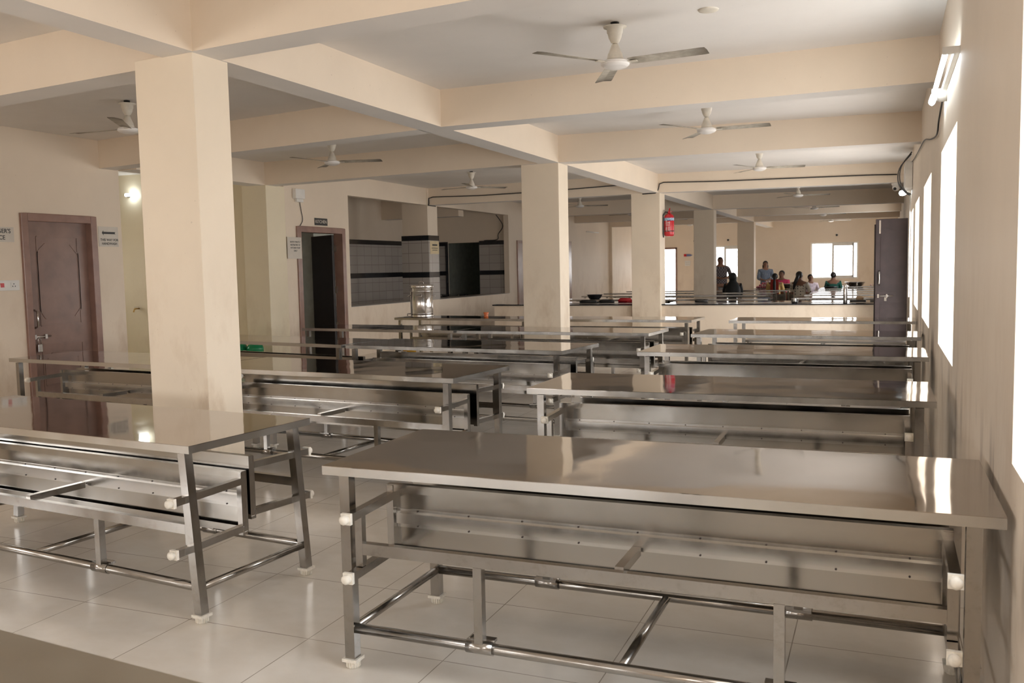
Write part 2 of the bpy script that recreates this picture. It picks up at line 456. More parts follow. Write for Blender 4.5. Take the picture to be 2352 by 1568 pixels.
# half wall with black granite coping
HX0, HX1 = -7.02, -0.12
struct(MB().box(HX0, HX1, 16.12, 16.32, 0, 0.735).build('wall_low', M_WALL))
b = MB().box(HX0 - 0.03, -4.23, 16.09, 16.36, 0.735, 0.757); b.box(-3.70, HX1 + 0.01, 16.09, 16.36, 0.735, 0.757)
struct(b.build('trim_2', M_GRANITE))

# kitchen interior seen through the serving openings
XKB = -10.6
b = MB(); b.box(XKB - 0.1, XKB, 11.42, 20.4, 0, ZC); b.box(XKB, XK - 0.13, 11.42, 11.5, 0, ZC)
struct(b.build('wall_kitchen_back', M_WALL))
b = MB()
b.box(XKB, -10.18, 20.4, 20.55, 0, ZC); b.box(-10.18, -9.25, 20.4, 20.55, 2.12, ZC); b.box(-9.25, XK - 0.13, 20.4, 20.55, 0, ZC)
struct(b.build('wall_kitchen_far', M_WALL))
b = MB(); b.box(-10.6, -10.5, 20.55, 23.4, 0, ZC); b.box(-10.6, XK - 0.13, 23.4, 23.5, 0, ZC); b.box(-8.7, -8.56, 20.55, 23.4, 0, ZC)
struct(b.build('wall_store', M_DARK))
TZ = ((KZ0 - 0.85, 1.31, 0), (1.31, 1.42, 1), (1.42, 2.05, 0), (2.05, 2.15, 1))
b = MB()
for z0, z1, mi in TZ:
    b.box(XKB, XKB + 0.02, 11.5, 20.4, z0 + 0.001, z1, mi)
    b.box(XKB + 0.02, -10.18, 20.38, 20.40, z0 + 0.001, z1, mi); b.box(-9.25, XK - 0.13, 20.38, 20.40, z0 + 0.001, z1, mi)
b.box(-10.18, -10.12, 20.36, 20.40, 0, 2.15, 1)
for z0, z1, mi in TZ:
    z0 = max(z0, 0.858)
    b.box(-9.0, XK + 0.035, 16.045, 16.062, z0, z1, mi); b.box(XK + 0.016, XK + 0.035, 16.07, 16.50, z0, z1, mi); b.box(-9.0, XK + 0.035, 16.488, 16.505, z0, z1, mi)
struct(b.build('trim_3', [M_TILE, M_GRANITE]))
b = MB().box(XK - 0.5, XK - 0.004, K1[0], K1[1] - 0.03, 0.845, 0.858); b.box(XK - 0.5, XK - 0.004, K2[0] + 0.03, K2[1], 0.845, 0.858)
struct(MB().box(-9.64, -9.35, 13.5, 14.2, 0, ZC).build('wall_kitchen_partition', M_DARK))
struct(b.build('trim_4', M_TILE))
struct(cross('beam', [(-8.6, 17.9), (XKB, 18.0)], zb=2.62))

# ------------------------------------------------------------------ far windows, far door
def far_window(n, x0, x1, z0, z1, split, kind):
    r = empty('window_%d' % n, ((x0 + x1) / 2, YE + 0.1, z0)); struct(r)
    cx = (x0 + x1) / 2
    f = MB()
    t = 0.05
    X0, X1, Z1 = x0 - cx, x1 - cx, z1 - z0
    f.box(X0, X1, -0.03, 0.03, 0, t); f.box(X0, X1, -0.03, 0.03, Z1 - t, Z1); f.box(X0, X0 + t, -0.03, 0.03, t, Z1 - t); f.box(X1 - t, X1, -0.03, 0.03, t, Z1 - t)
    sx = X0 + (X1 - X0) * split; f.box(sx - 0.035, sx + 0.035, -0.03, 0.03, t, Z1 - t)
    f.build('frame', M_WHITE, r)
    s = MB(); s.box(sx + 0.035, X1 - 0.16, -0.045, -0.03, t, t + 0.06); s.box(sx + 0.035, X1 - 0.16, -0.045, -0.03, Z1 - 0.13, Z1 - 0.05); s.box(X1 - 0.20, X1 - 0.14, -0.045, -0.03, t, Z1 - t)
    s.build('sash', M_WHITE, r)
    g = MB()
    for i in range(1, 12): g.box(X0 + t, X1 - t, 0.05, 0.06, Z1 * i / 12 - 0.004, Z1 * i / 12 + 0.004)
    for i in (0.22, 0.33, 0.66, 0.76): g.box(X0 + (X1 - X0) * i - 0.004, X0 + (X1 - X0) * i + 0.004, 0.06, 0.07, t, Z1 - t)
    g.build('grille', M_SILVER, r)
far_window(1, -2.415, -0.81, 0.86, 2.16, 0.47, 0)
far_window(2, -6.05, -4.62, 0.86, 2.14, 0.40, 0)
r = struct(empty('door_3', (-7.62, YE, 0)))
b = MB(); b.box(0.285, 0.345, -0.03, 0.12, 0, 2.12); b.box(-0.345, -0.285, -0.03, 0.12, 0, 2.12); b.box(-0.345, 0.345, -0.03, 0.12, 2.06, 2.13)
b.build('door_frame', M_MAUVE2, r)
struct(MB().box(-9.5, -5.0, YE + 1.6, YE + 1.75, -0.1, 0.98).build('wall_parapet', M_WALL))

# ------------------------------------------------------------------ doors near
def panel_door(n, y0, y1, h, leaf=True):
    r = struct(empty('door_%d' % n, (XLW, (y0 + y1) / 2, 0)))
    w = (y1 - y0) / 2
    f = MB(); t = 0.085
    f.box(-0.16, 0.03, -w, -w + t, 0, h); f.box(-0.16, 0.03, w - t, w, 0, h); f.box(-0.16, 0.03, -w + t, w - t, h - t, h)
    f.build('door_frame', M_MAUVE2, r, bevel=0.006)
    return r, w, t
r, w, t = panel_door(1, MD0, MD1, MDH)
lf = MB().box(-0.10, -0.06, -w + t, w - t, 0.01, MDH - t)
leaf = lf.build('door_leaf', M_MAUVE, r)
def relief(poly, wd=0.016, x=-0.060):
    b = MB(); n = len(poly)
    for i in range(n): b.bar((x, *poly[i]), (x, *poly[(i + 1) % n]), wd, 0.012, up=(1, 0, 0))
    return b
h2 = w - t
b = relief([(-h2 + 0.16, 0.92), (h2 - 0.14, 0.92), (h2 - 0.14, 1.92), (-h2 + 0.16, 1.92)])
b2 = relief([(-0.20, 1.00), (0.20, 1.00), (0.29, 1.10), (0.29, 1.72), (0.18, 1.84), (-0.16, 1.84), (-0.27, 1.74), (-0.27, 1.10)])
b.add(b2.v, b2.f)
b3 = relief([(-h2 + 0.16, 0.12), (h2 - 0.14, 0.12), (h2 - 0.14, 0.70), (-h2 + 0.16, 0.70)]); b.add(b3.v, b3.f)
b3 = relief([(-0.24, 0.24), (0.24, 0.24), (0.24, 0.5), (0.14, 0.60), (-0.14, 0.60), (-0.24, 0.5)]); b.add(b3.v, b3.f)
b.build('door_moulding', M_MAUVE, leaf)
hd = MB(); hd.tube([(-0.05, -h2 + 0.07, 1.10), (-0.0, -h2 + 0.07, 1.08), (-0.0, -h2 + 0.07, 0.92), (-0.05, -h2 + 0.07, 0.90)], 0.012)
hd.build('door_handle', M_SILVER, leaf)
lt = MB(); lt.tube([(-0.04, -h2 - 0.02, 0.80), (-0.04, -h2 + 0.26, 0.80)], 0.010); lt.box(-0.055, -0.03, -h2 + 0.03, -h2 + 0.07, 0.775, 0.825); lt.box(-0.055, -0.03, -h2 + 0.18, -h2 + 0.21, 0.775, 0.825)
lt.build('sliding_bolt', M_SILVER, leaf)
pl = empty('padlock', (XLW - 0.02, MD0 + t + 0.09, 0.72))
tag(pl, 'steel padlock hanging from the bolt of the closed mauve door', 'padlock')
MB().box(-0.012, 0.012, -0.03, 0.03, -0.09, 0.0).build('lock_body', M_SILVER, pl, bevel=0.006)
MB().tube([(0, -0.02, 0), (0, -0.02, 0.05), (0, 0, 0.072), (0, 0.02, 0.05), (0, 0.02, 0)], 0.005, 8).build('shackle', M_SILVER, pl)

# kitchen door (open inward)
r = struct(empty('door_2', (XK, (KD0 + KD1) / 2, 0)))
w = (KD1 - KD0) / 2
f = MB(); t = 0.10
f.box(-0.14, 0.03, -w, -w + t, 0, KDH); f.box(-0.14, 0.03, w - t, w, 0, KDH); f.box(-0.14, 0.03, -w + t, w - t, KDH - 0.09, KDH)
f.build('door_frame', M_MAUVE2, r, bevel=0.008)
lf = MB().box(-0.02, 0.02, -0.80, 0, 0.02, KDH - 0.10)
lf.map(lambda x, y, z: (x * math.cos(2.1) + y * math.sin(2.1), -x * math.sin(2.1) + y * math.cos(2.1), z))
leaf = lf.build('door_leaf', M_DKDOOR, r); leaf.location = (-0.15, w - t - 0.02, 0)
hg = MB()
for z in (0.5, 1.1, 1.8): hg.box(-0.145, -0.10, w - t - 0.012, w - t, z, z + 0.11)
hg.build('hinge', M_SILVER, r)

# a third painted door further along the kitchen wall
r = struct(empty('door_4', (XK, 21.25, 0)))
b = MB(); b.box(0.0, 0.03, -0.45, -0.38, 0, 2.15); b.box(0.0, 0.03, 0.38, 0.45, 0, 2.15); b.box(0.0, 0.03, -0.38, 0.38, 2.08, 2.15)
b.build('door_frame', M_MAUVE2, r)
MB().box(0.0, 0.012, -0.38, 0.38, 0.0, 2.08).build('door_leaf', M_MAUVE, r)
r = struct(empty('door_5', (XK, 24.5, 0)))
MB().box(0.0, 0.05, -0.4, 0.42, 0.0, 2.2).build('door_frame', M_MAUVE2, r)

# brown double-leaf door standing open against the low wall
r = struct(empty('door_6', (0.36, 15.55, 0)))
b = MB().box(-0.47, 0.0, -0.02, 0.02, 0.02, 2.12); leaf = b.build('door_leaf', M_BROWN, r, bevel=0.004)
b = MB()
def arch(x0, x1, z0, z1, y=-0.024, rise=0.09):
    pts = [(x0, y, z0), (x1, y, z0), (x1, y, z1)]
    pts += [(x1 + (x0 - x1) * i / 10, y, z1 + rise * (0.5 - 0.5 * math.cos(PI * i / 10))) for i in range(1, 11)]
    for i in range(len(pts)): b.bar(pts[i], pts[(i + 1) % len(pts)], 0.012, 0.012, up=(0, 1, 0))
arch(-0.39, -0.02, 0.98, 1.90); arch(-0.39, -0.02, 0.12, 0.78, rise=0.0)
b.build('door_moulding', M_BROWN, leaf)
b = MB(); b.box(-0.42, -0.395, -0.028, -0.02, 2.11 - 0.22, 2.10); b.build('hinge', M_SILVER, leaf)
b = MB(); b.tube([(-0.41, -0.02, 1.30), (-0.41, -0.06, 1.28), (-0.41, -0.06, 1.10), (-0.41, -0.02, 1.08)], 0.012); b.build('door_handle', M_SILVER, leaf)
b = MB(); b.tube([(-0.43, -0.04, 0.90), (-0.20, -0.04, 0.90)], 0.009); b.box(-0.44, -0.41, -0.05, -0.02, 0.87, 0.93); b.box(-0.31, -0.285, -0.05, -0.02, 0.87, 0.93); b.box(-0.335, -0.30, -0.035, -0.02, 0.82, 0.88)
b.build('sliding_bolt', M_SILVER, leaf)
b = MB().box(-0.49, -0.02, 0.05, 0.09, 0.02, 2.04); b.build('second_leaf', M_BROWN, r)

# ------------------------------------------------------------------ steel mess tables
CACHE = {}
def cached(key, fn):
    if key not in CACHE: CACHE[key] = fn()
    return CACHE[key]

def leg_mesh(spx, spy):
    return cached(('leg', spx, spy), lambda: MB().bar((0, 0, 0.72), (spx, spy, 0.035), 0.041, 0.041, up=(0, 1, 0)).mesh('leg', M_TUBE))
def foot_mesh():
    def mk():
        b = MB().box(-0.030, 0.030, -0.030, 0.030, 0.026, 0.038)
        b.lathe([(0.0, 0.0), (0.021, 0.0), (0.0235, 0.006), (0.0235, 0.026)], n=16)
        for k in range(16):
            a = 2 * PI * k / 16; b.box(-0.002, 0.002, -0.002, 0.002, 0.004, 0.026)
            b.v[-8:] = [(x + 0.0245 * math.cos(a), y + 0.0245 * math.sin(a), z) for x, y, z in b.v[-8:]]
        return b.mesh('foot', M_PLASTIC)
    return cached('foot', mk)
def cap_mesh():      # axis along -y
    def mk():
        b = MB().box(-0.020, 0.020, -0.010, 0.004, -0.020, 0.020)
        v0 = len(b.v); b.lathe([(0.017, 0.0), (0.018, 0.008), (0.017, 0.016), (0.010, 0.022), (0.0, 0.023)], n=12)
        b.v[v0:] = [(x, -0.010 - z, y) for x, y, z in b.v[v0:]]
        return b.mesh('end_cap', M_PLASTIC)
    return cached('cap', mk)

def bench(root, L, D, inset, p, side, zt, zb, detail):
    """folded bench: panel stands on edge under the top, its legs point outwards; side -1 = near, +1 = far"""
    y_p = side * (D / 2 - p); xi = L / 2 - inset
    b = MB()
    yo = lambda d: y_p + side * d      # d > 0 is towards the outside
    def bx(x0, x1, d0, d1, z0, z1):
        ya, yb = sorted((yo(d0), yo(d1))); b.box(x0, x1, ya, yb, z0, z1)
    bx(-xi, xi, -0.004, 0.0, zb, zt)
    bx(-xi, xi, 0.0, 0.026, zt - 0.004, zt); bx(-xi, xi, 0.0, 0.026, zb, zb + 0.004)
    bx(-xi, xi, 0.022, 0.026, zt - 0.032, zt - 0.004); bx(-xi, xi, 0.022, 0.026, zb + 0.004, zb + 0.03)
    seat = b.build('bench_seat', M_PANEL, root)
    if detail == 0: return
    b = MB()
    zm = (zt + zb) / 2 + 0.005
    bx(-xi + 0.03, xi - 0.03, 0.0, 0.018, zm - 0.018, zm + 0.022); bx(-xi + 0.03, xi - 0.03, 0.0, 0.003, zm + 0.022, zm + 0.037); bx(-xi + 0.03, xi - 0.03, 0.0, 0.003, zm - 0.036, zm - 0.018)
    for i in range(9):
        xx = -xi + 0.12 + i * (2 * xi - 0.24) / 8
        for zz in (zm + 0.030, zm - 0.028):
            ya, yb = sorted((yo(0.0035), yo(0.006))); b.tube([(xx, ya, zz), (xx, yb, zz)], 0.0035, 6, mi=1)
    b.build('stiffener', [M_RIM, M_INKSPOT], seat)
    out = side * (D / 2 + 0.040)
    y_post = side * (D / 2 - 0.045)
    for sx in (-1, 1):
        x = sx * (xi - 0.015)
        MB().box(x - 0.014, x + 0.014, *sorted((yo(0.0), yo(0.03))), zb - 0.01, zt - 0.004).build('end_bracket', M_TUBE, seat)
        for z in (zt - 0.045, zb + 0.02):
            arm = MB().bar((x, yo(0.03), z), (x, out, z - 0.01), 0.030, 0.030).build('bench_leg', M_TUBE, seat)
            c = put('end_cap', cap_mesh(), seat); c.location = (x, out, z - 0.01)
            if side > 0: c.rotation_euler = (0, 0, PI)
        MB().box(x - 0.0145, x + 0.0145, y_post - 0.014, y_post + 0.014, zb + 0.03, zt - 0.055).build('strut', M_TUBE, seat)
    zr = (zt + zb) / 2 - 0.045
    MB().box(-xi + 0.03, xi - 0.03, y_post - 0.014, y_post + 0.014, zr - 0.021, zr + 0.021).build('stretcher', M_TUBE, seat)
    MB().bar((0, yo(0.02), zr + 0.02), (0, y_post, zr + 0.02), 0.030, 0.030).build('centre_arm', M_TUBE, seat)
    yt = side * (D / 2 - 0.045)
    for sx in (-1, 1):
        x = sx * 0.50
        MB().bar((x, y_post, zr - 0.02), (x, yt, 0.165), 0.032, 0.032).build('pivot_post', M_TUBE, seat)
        b = MB().tube([(x - 0.05, yt, 0.15), (x + 0.05, yt, 0.15)], 0.0235, 14)
        b.box(x - 0.045, x + 0.048, *sorted((yt - side * 0.012, yt - side * 0.038)), 0.166, 0.176)
        b.build('pivot_clamp', M_TUBE, seat)

def mess_table(label, x, y, ang, L, D, group, benches=('near', 'far'), inset=0.11, p=0.29, dz=(0.0, 0.0), splay=None, detail=1, z=0.76, tops=M_TOP):
    """x, y = near right corner of the top"""
    c, s = math.cos(ang), math.sin(ang)
    lx, ly = -L / 2, D / 2
    root = empty('mess_table', (x + lx * c - ly * s, y + lx * s + ly * c, 0), ang)
    tag(root, label, 'table', group)
    top = MB().box(-L / 2, L / 2, -D / 2, D / 2, z - 0.002, z).build('tabletop', tops, root)
    rim = MB()
    rim.box(-L / 2, L / 2, -D / 2, -D / 2 + 0.012, z - 0.033, z - 0.002); rim.box(-L / 2, L / 2, D / 2 - 0.012, D / 2, z - 0.033, z - 0.002)
    rim.box(-L / 2, -L / 2 + 0.012, -D / 2 + 0.012, D / 2 - 0.012, z - 0.033, z - 0.002); rim.box(L / 2 - 0.012, L / 2, -D / 2 + 0.012, D / 2 - 0.012, z - 0.033, z - 0.002)
    rim.box(-L / 2 + 0.03, L / 2 - 0.03, -0.02, 0.02, z - 0.034, z - 0.003)
    rim.build('rim', M_RIM, top)
    sp = splay or (0.0, 0.0)
    for sx in (-1, 1):
        for sy in (-1, 1):
            lx_, ly_ = sx * (L / 2 - 0.075), sy * (D / 2 - 0.045)
            dx = sp[0] if sx < 0 else sp[1]
            lg = put('leg', leg_mesh(round(dx, 3), 0.0), root); lg.location = (lx_, ly_, 0)
            ft = put('foot', foot_mesh(), lg); ft.location = (dx, 0, 0)
    xs = L / 2 - 0.075
    for sy in (-1, 1):
        MB().tube([(-xs + 0.02 + sp[0] * 0.8, sy * (D / 2 - 0.045), 0.15), (xs - 0.02 + sp[1] * 0.8, sy * (D / 2 - 0.045), 0.15)], 0.019, 14).build('lower_rail', M_TUBE, root)
    for xx in (-xs + sp[0] * 0.8, 0, xs + sp[1] * 0.8):
        MB().tube([(xx, -D / 2 + 0.06, 0.145), (xx, D / 2 - 0.06, 0.145)], 0.0165, 12).build('cross_rail', M_TUBE, root)
    if 'near' in benches: bench(root, L, D, inset, p, -1, 0.64 + dz[0], 0.36 + dz[0], detail)
    if 'far' in benches: bench(root, L, D, inset, p, 1, 0.64 + dz[1], 0.36 + dz[1], detail)
    return root

d2 = math.radians
GR = 'steel mess tables along the window wall'
GL = 'steel mess tables in the left rows'
mess_table('nearest steel mess table, its right end touching the window wall', 0.319, 2.70, 0.0, 2.19, 0.77, GR)
mess_table('second steel mess table along the window wall, red extinguisher mirrored in its top', 0.255, 4.855, d2(0.3), 2.17, 0.79, GR, p=0.29)
mess_table('steel mess table third from the camera along the window wall', 0.318, 7.09, d2(-0.9), 2.16, 0.76, GR)
mess_table('steel mess table fourth from the camera along the window wall', 0.33, 8.93, d2(-3.5), 2.12, 0.75, GR)
mess_table('steel mess table last before the low wall on the window side, its lower bench unfolded', 0.365, 11.24, d2(-1.0), 2.12, 0.74, GR, benches=())
mess_table('large foreground steel mess table at left with splayed legs, before the big column', -2.616, 2.845, d2(-5.6), 2.28, 0.745, GL, inset=0.05, p=0.36, dz=(-0.06, 0.0), splay=(-0.04, 0.055))
m2 = mess_table('steel mess table just behind the big column, aisle end in view', -2.549, 5.165, d2(-5.0), 2.29, 0.78, GL, inset=0.08, p=0.34, dz=(-0.03, 0.02))
mess_table('steel mess table before the closed mauve door, left of the big column', -4.845, 5.375, d2(-5.4), 2.27, 0.74, GL, inset=0.30, p=0.30)
mess_table('steel mess table in the third left row, aisle end behind the white capped bench legs', -2.474, 7.085, d2(-5.6), 2.28, 0.80, GL, inset=0.08, p=0.34, dz=(-0.03, 0.02))
mess_table('steel mess table before the green water cans, abutting the next one', -4.805, 7.33, d2(-9.6), 2.28, 0.69, GL, inset=0.08, dz=(-0.035, -0.035))
mess_table('steel mess table before the second column, mirroring that column in its top', -2.235, 9.12, d2(-3.5), 2.28, 0.74, GL, inset=0.08)
mess_table('steel mess table before the open kitchen door', -4.555, 9.265, d2(-5.5), 2.25, 0.74, GL, benches=())
mess_table('steel mess table right behind the second column, nearest the low wall', -2.23, 11.36, d2(-3.0), 2.24, 0.72, GL, inset=0.10)
mess_table('steel mess table that carries the tall steel drum', -4.515, 11.49, d2(-6.2), 2.24, 0.62, GL, inset=0.25)
mess_table('dull table corner cut off at the bottom left of the picture', -0.86, 0.42, d2(-4.8), 2.25, 0.73, GL, benches=(), tops=M_DULL)

# unfolded bench behind the last table on the window side
r = empty('steel_bench', (-0.70, 12.18, 0), d2(-3)); tag(r, 'unfolded low steel bench before the low wall, seen below the last table', 'bench')
MB().box(-0.98, 0.98, -0.14, 0.14, 0.425, 0.455).build('seat', M_RIM, r, bevel=0.003)
for x in (-0.93, 0.0, 0.93):
    for y in (-0.10, 0.10): MB().box(x - 0.015, x + 0.015, y - 0.015, y + 0.015, 0.0, 0.425).build('leg', M_TUBE, r)

# tables of the far hall
GF = 'steel mess tables in the far hall'
far_tabs = [
 (-2.085, 18.30, -2.0, 2.2, 'far hall steel table, aisle end of the row nearest the low wall, left side'),
 (-4.30, 18.36, -2.0, 2.1, 'far hall steel table with the dark bowl, its end behind the second column'),
 (-2.385, 20.50, -2.5, 2.15, 'far hall steel table, aisle end of the second left row'),
 (-4.56, 20.60, -2.0, 2.15, 'far hall steel table, wall end of the second left row, behind the third column'),
 (-2.392, 22.32, -3.0, 2.15, 'far hall steel table, aisle end of the third left row'),
 (-4.56, 22.42, -3.0, 2.15, 'far hall steel table, wall end of the third left row, with the green bottle'),
 (-2.261, 24.14, -2.0, 2.15, 'far hall steel table, aisle end of the fourth left row, before the yellow dressed woman'),
 (-4.43, 24.24, -2.0, 2.15, 'far hall steel table, wall end of the fourth left row, behind the fourth column'),
 (-2.169, 25.60, -2.0, 1.13, 'far hall steel table heaped with peeled onions'),
 (XW(18) - 0.03, 18.62, -4.0, 2.0, 'far hall steel table nearest the low wall on the window side'),
 (XW(20) - 0.03, 20.30, -4.0, 1.95, 'far hall steel table second in the window side row'),
 (XW(22) - 0.03, 21.75, -4.0, 1.95, 'far hall steel table third in the window side row'),
 (XW(23) - 0.03, 23.40, -4.0, 1.95, 'far hall steel table fourth in the window side row'),
 (XW(25) - 0.03, 25.10, -3.0, 1.95, 'far hall steel table just before the woman in green'),
 (XW(27) - 0.03, 27.05, -2.0, 1.95, 'farthest steel table on the window side, behind the woman in green'),
]
for x, y, a, L, lab in far_tabs: mess_table(lab, x, y, d2(a), L, 0.74, GF, detail=0)
mess_table('far hall steel table close behind the low wall, between third column and brown door', -0.20, 16.62, 0.0, 2.2, 0.72, GF, detail=0)
mess_table('far hall steel table close behind the low wall, directly right of the third column', -2.42, 16.62, 0.0, 1.25, 0.72, GF, detail=0)
mess_table('far hall steel table behind the low wall with red and black bags', -4.32, 16.64, 0.0, 2.1, 0.72, GF, detail=0)

# ------------------------------------------------------------------ ceiling fans
def fan_proto():
    r = empty('ceiling_fan')
    MB().lathe([(0.0, 0.262), (0.028, 0.262), (0.028, 0.225)], n=14).build('hook', M_BLACK, r)
    MB().lathe([(0.010, 0.235), (0.078, 0.232), (0.076, 0.226), (0.055, 0.224), (0.053, 0.190), (0.049, 0.188), (0.043, 0.160), (0.028, 0.130), (0.016, 0.122)], n=24).build('canopy', M_FAN, r)
    MB().tube([(0, 0, 0.10), (0, 0, 0.20)], 0.0095, 10).build('down_rod', M_FAN, r)
    MB().lathe([(0.011, 0.122), (0.022, 0.116), (0.028, 0.10), (0.036, 0.08), (0.045, 0.058), (0.048, 0.055), (0.053, 0.03), (0.057, 0.014), (0.040, 0.008)], n=24).build('lower_canopy', M_FAN, r)
    m = MB().lathe([(0.02, 0.013), (0.070, 0.011), (0.093, 0.002), (0.0935, -0.002), (0.090, -0.004), (0.097, -0.008), (0.094, -0.020), (0.088, -0.023), (0.080, -0.032), (0.074, -0.033), (0.045, -0.044), (0.0, -0.048)], n=32)
    m.build('motor', M_FANCAP, r)
    for k in range(3):
        a = 2 * PI * k / 3
        b = MB()
        secs = [(0.10, 0.045), (0.14, 0.052), (0.30, 0.056), (0.50, 0.060), (0.60, 0.062), (0.625, 0.058)]
        vs = []
        for x, hw in secs:
            tw = -0.20 + 0.12 * x
            for yy, cz in ((-hw, 0.0), (0.0, 0.006), (hw, 0.0)):
                vs += [(x, yy * math.cos(tw), cz + yy * math.sin(tw)), (x, yy * math.cos(tw), cz + yy * math.sin(tw) + 0.002)]
        fs = []
        for i in range(len(secs) - 1):
            o = 6 * i
            for j in (0, 2): fs += [(o + j, o + j + 2, o + j + 8, o + j + 6), (o + j + 1, o + j + 7, o + j + 9, o + j + 3)]
            fs += [(o, o + 6, o + 7, o + 1), (o + 4, o + 5, o + 11, o + 10)]
        fs += [(0, 1, 3, 2), (2, 3, 5, 4)]; o = 6 * (len(secs) - 1); fs += [(o, o + 2, o + 3, o + 1), (o + 2, o + 4, o + 5, o + 3)]
        b.add(vs, fs)
        bl = b.build('blade', M_BLADE, r); bl.rotation_euler = (0, 0, a); bl.location = (0, 0, -0.004)
        br = MB(); br.box(0.06, 0.155, -0.016, 0.016, -0.006, -0.001)
        br.build('blade_iron', M_FAN, bl)
    return r
fans = [
 (-1.675, 5.965, -6, 'nearest ceiling fan, large white hub above the aisle by the window wall'),
 (-1.665, 9.30, -1, 'second ceiling fan from the camera along the window side'),
 (-1.65, 13.40, 8, 'third ceiling fan from the camera, above the cabled cross beam on the window side'),
 (-1.60, 19.2, 14, 'ceiling fan just beyond the cabled cross beam on the window side'),
 (-1.60, 23.9, -20, 'second ceiling fan beyond the cabled cross beam on the window side'),
 (-1.60, 27.5, -10, 'third ceiling fan beyond the cabled cross beam on the window side'),
 (-1.60, 31.7, 5, 'farthest ceiling fan on the window side, above the far window'),
 (-6.50, 6.50, 65, 'ceiling fan half hidden by the big column at left'),
 (-6.33, 9.60, 16, 'ceiling fan over the left tables, before the kitchen door'),
 (-6.33, 13.70, 45, 'ceiling fan before the kitchen serving opening'),
 (-6.27, 19.3, 20, 'ceiling fan seen between the second and third columns'),
 (-6.15, 23.3, 50, 'ceiling fan half hidden behind the third column'),
 (-6.05, 27.0, 10, 'ceiling fan mostly hidden behind the third column with one blade showing right of it'),
 (-6.08, 30.8, -20, 'far ceiling fan above the bright doorway'),
]
fp = fan_proto()
for i, (x, y, a, lab) in enumerate(fans):
    o = fp if i == 0 else copy_tree(fp)
    o.location = (x, y, 2.82); o.rotation_euler = (0, 0, d2(a)); tag(o, lab, 'ceiling fan', 'ceiling fans')

# round ceiling plates
cp = MB().lathe([(0.0, -0.012), (0.045, -0.012), (0.050, -0.009), (0.062, -0.008), (0.066, 0.0)], n=28).mesh('ceiling_plate', M_FAN)
for x, y, lab in ((-1.05, 5.94, 'round cream ceiling plate right of the nearest fan'), (-5.3, 14.2, 'round cream ceiling plate near the fan before the serving opening')):
    o = put('ceiling_plate', cp); o.location = (x, y, ZC); tag(o, lab, 'ceiling plate', 'round plates on the ceiling')

# ------------------------------------------------------------------ lamps on the walls
r = empty('tube_light', (XW(5.8), 5.8, 2.52), -0.004); tag(r, 'lit white tube light mounted high on the window wall', 'tube light')
MB().box(-0.028, 0.0, -0.62, 0.62, -0.012, 0.018).build('batten', M_WHITE, r, bevel=0.003)
MB().tube([(-0.065, -0.60, 0.0), (-0.065, 0.60, 0.0)], 0.014, 12).build('tube', M_LAMP, r)
for y in (-0.61, 0.61): MB().box(-0.082, -0.0, y - 0.014, y + 0.014, -0.017, 0.017).build('lamp_holder', M_WHITE, r)
r = empty('wall_bulb', (XW(6.1), 6.28, 2.47)); tag(r, 'small lit bulb in a white holder right under the tube light', 'bulb lamp')
MB().lathe([(0.0, 0.0), (0.035, 0.0), (0.035, 0.04), (0.028, 0.055), (0.0, 0.055)], n=18).map(lambda x, y, z: (-z, y, x)).build('holder', M_WHITE, r)
MB().tube([(-0.055, 0.0, 0.02), (-0.07, 0.07, 0.015), (-0.075, 0.20, 0.0), (-0.072, 0.26, -0.005)], [0.012, 0.020, 0.021, 0.010], 14).build('bulb', M_BULB, r)
r = empty('wall_bulb', (XW(15.3), 15.35, 2.50)); tag(r, 'glowing white bulb beside the camera above the brown door', 'bulb lamp')
MB().lathe([(0.0, 0.0), (0.03, 0.0), (0.03, 0.05), (0.02, 0.06), (0.0, 0.06)], n=16).map(lambda x, y, z: (-z, y, x)).build('holder', M_WHITE, r)
MB().lathe([(0.014, 0.06), (0.035, 0.09), (0.042, 0.125), (0.034, 0.16), (0.0, 0.175)], n=18).map(lambda x, y, z: (-z, y, x)).build('bulb', M_BULB, r)
r = empty('wall_bulb', (-11.25, 11.2, 2.755)); tag(r, 'lit lamp on the yellowed recess wall left of the big column', 'bulb lamp')
MB().lathe([(0.0, 0.0), (0.03, 0.0), (0.03, 0.05), (0.0, 0.05)], n=16).map(lambda x, y, z: (x, -z, y)).build('holder', M_BLACK, r)
MB().tube([(0.0, -0.08, 0), (0.16, -0.08, 0)], 0.026, 14).build('bulb', M_BULB, r)

# ------------------------------------------------------------------ electrical box, cables, cctv
r = empty('distribution_box', (XW(14.6) - 0.006, 14.6, 2.50), 0); tag(r, 'white electrical box high on the window wall above the brown door', 'electrical box')
MB().box(-0.10, 0.0, -0.30, 0.30, 0.0, 0.38).build('body', M_WHITE, r, bevel=0.006)
MB().box(-0.108, -0.10, -0.27, 0.27, 0.03, 0.35).build('cover', M_WHITE, r, bevel=0.003)
def smooth(pts, k_=5):
    P_ = [Vector(p) for p in pts]; P_ = [P_[0] * 2 - P_[1]] + P_ + [P_[-1] * 2 - P_[-2]]; out = []
    for i in range(1, len(P_) - 2):
        a, b, c, d = P_[i - 1:i + 3]
        for j in range(k_):
            t_ = j / k_; out.append(0.5 * ((2 * b) + (c - a) * t_ + (2 * a - 5 * b + 4 * c - d) * t_ ** 2 + (3 * b - a - 3 * c + d) * t_ ** 3))
    return out + [P_[-2]]
def cable(name, pts, rad, lab, m=M_CABLE, group=None):
    if 'power' not in name or len(pts) == 8: pts = smooth(pts)
    o = MB().tube(pts, rad, 6).build(name, m); tag(o, lab, 'cable', group); return o
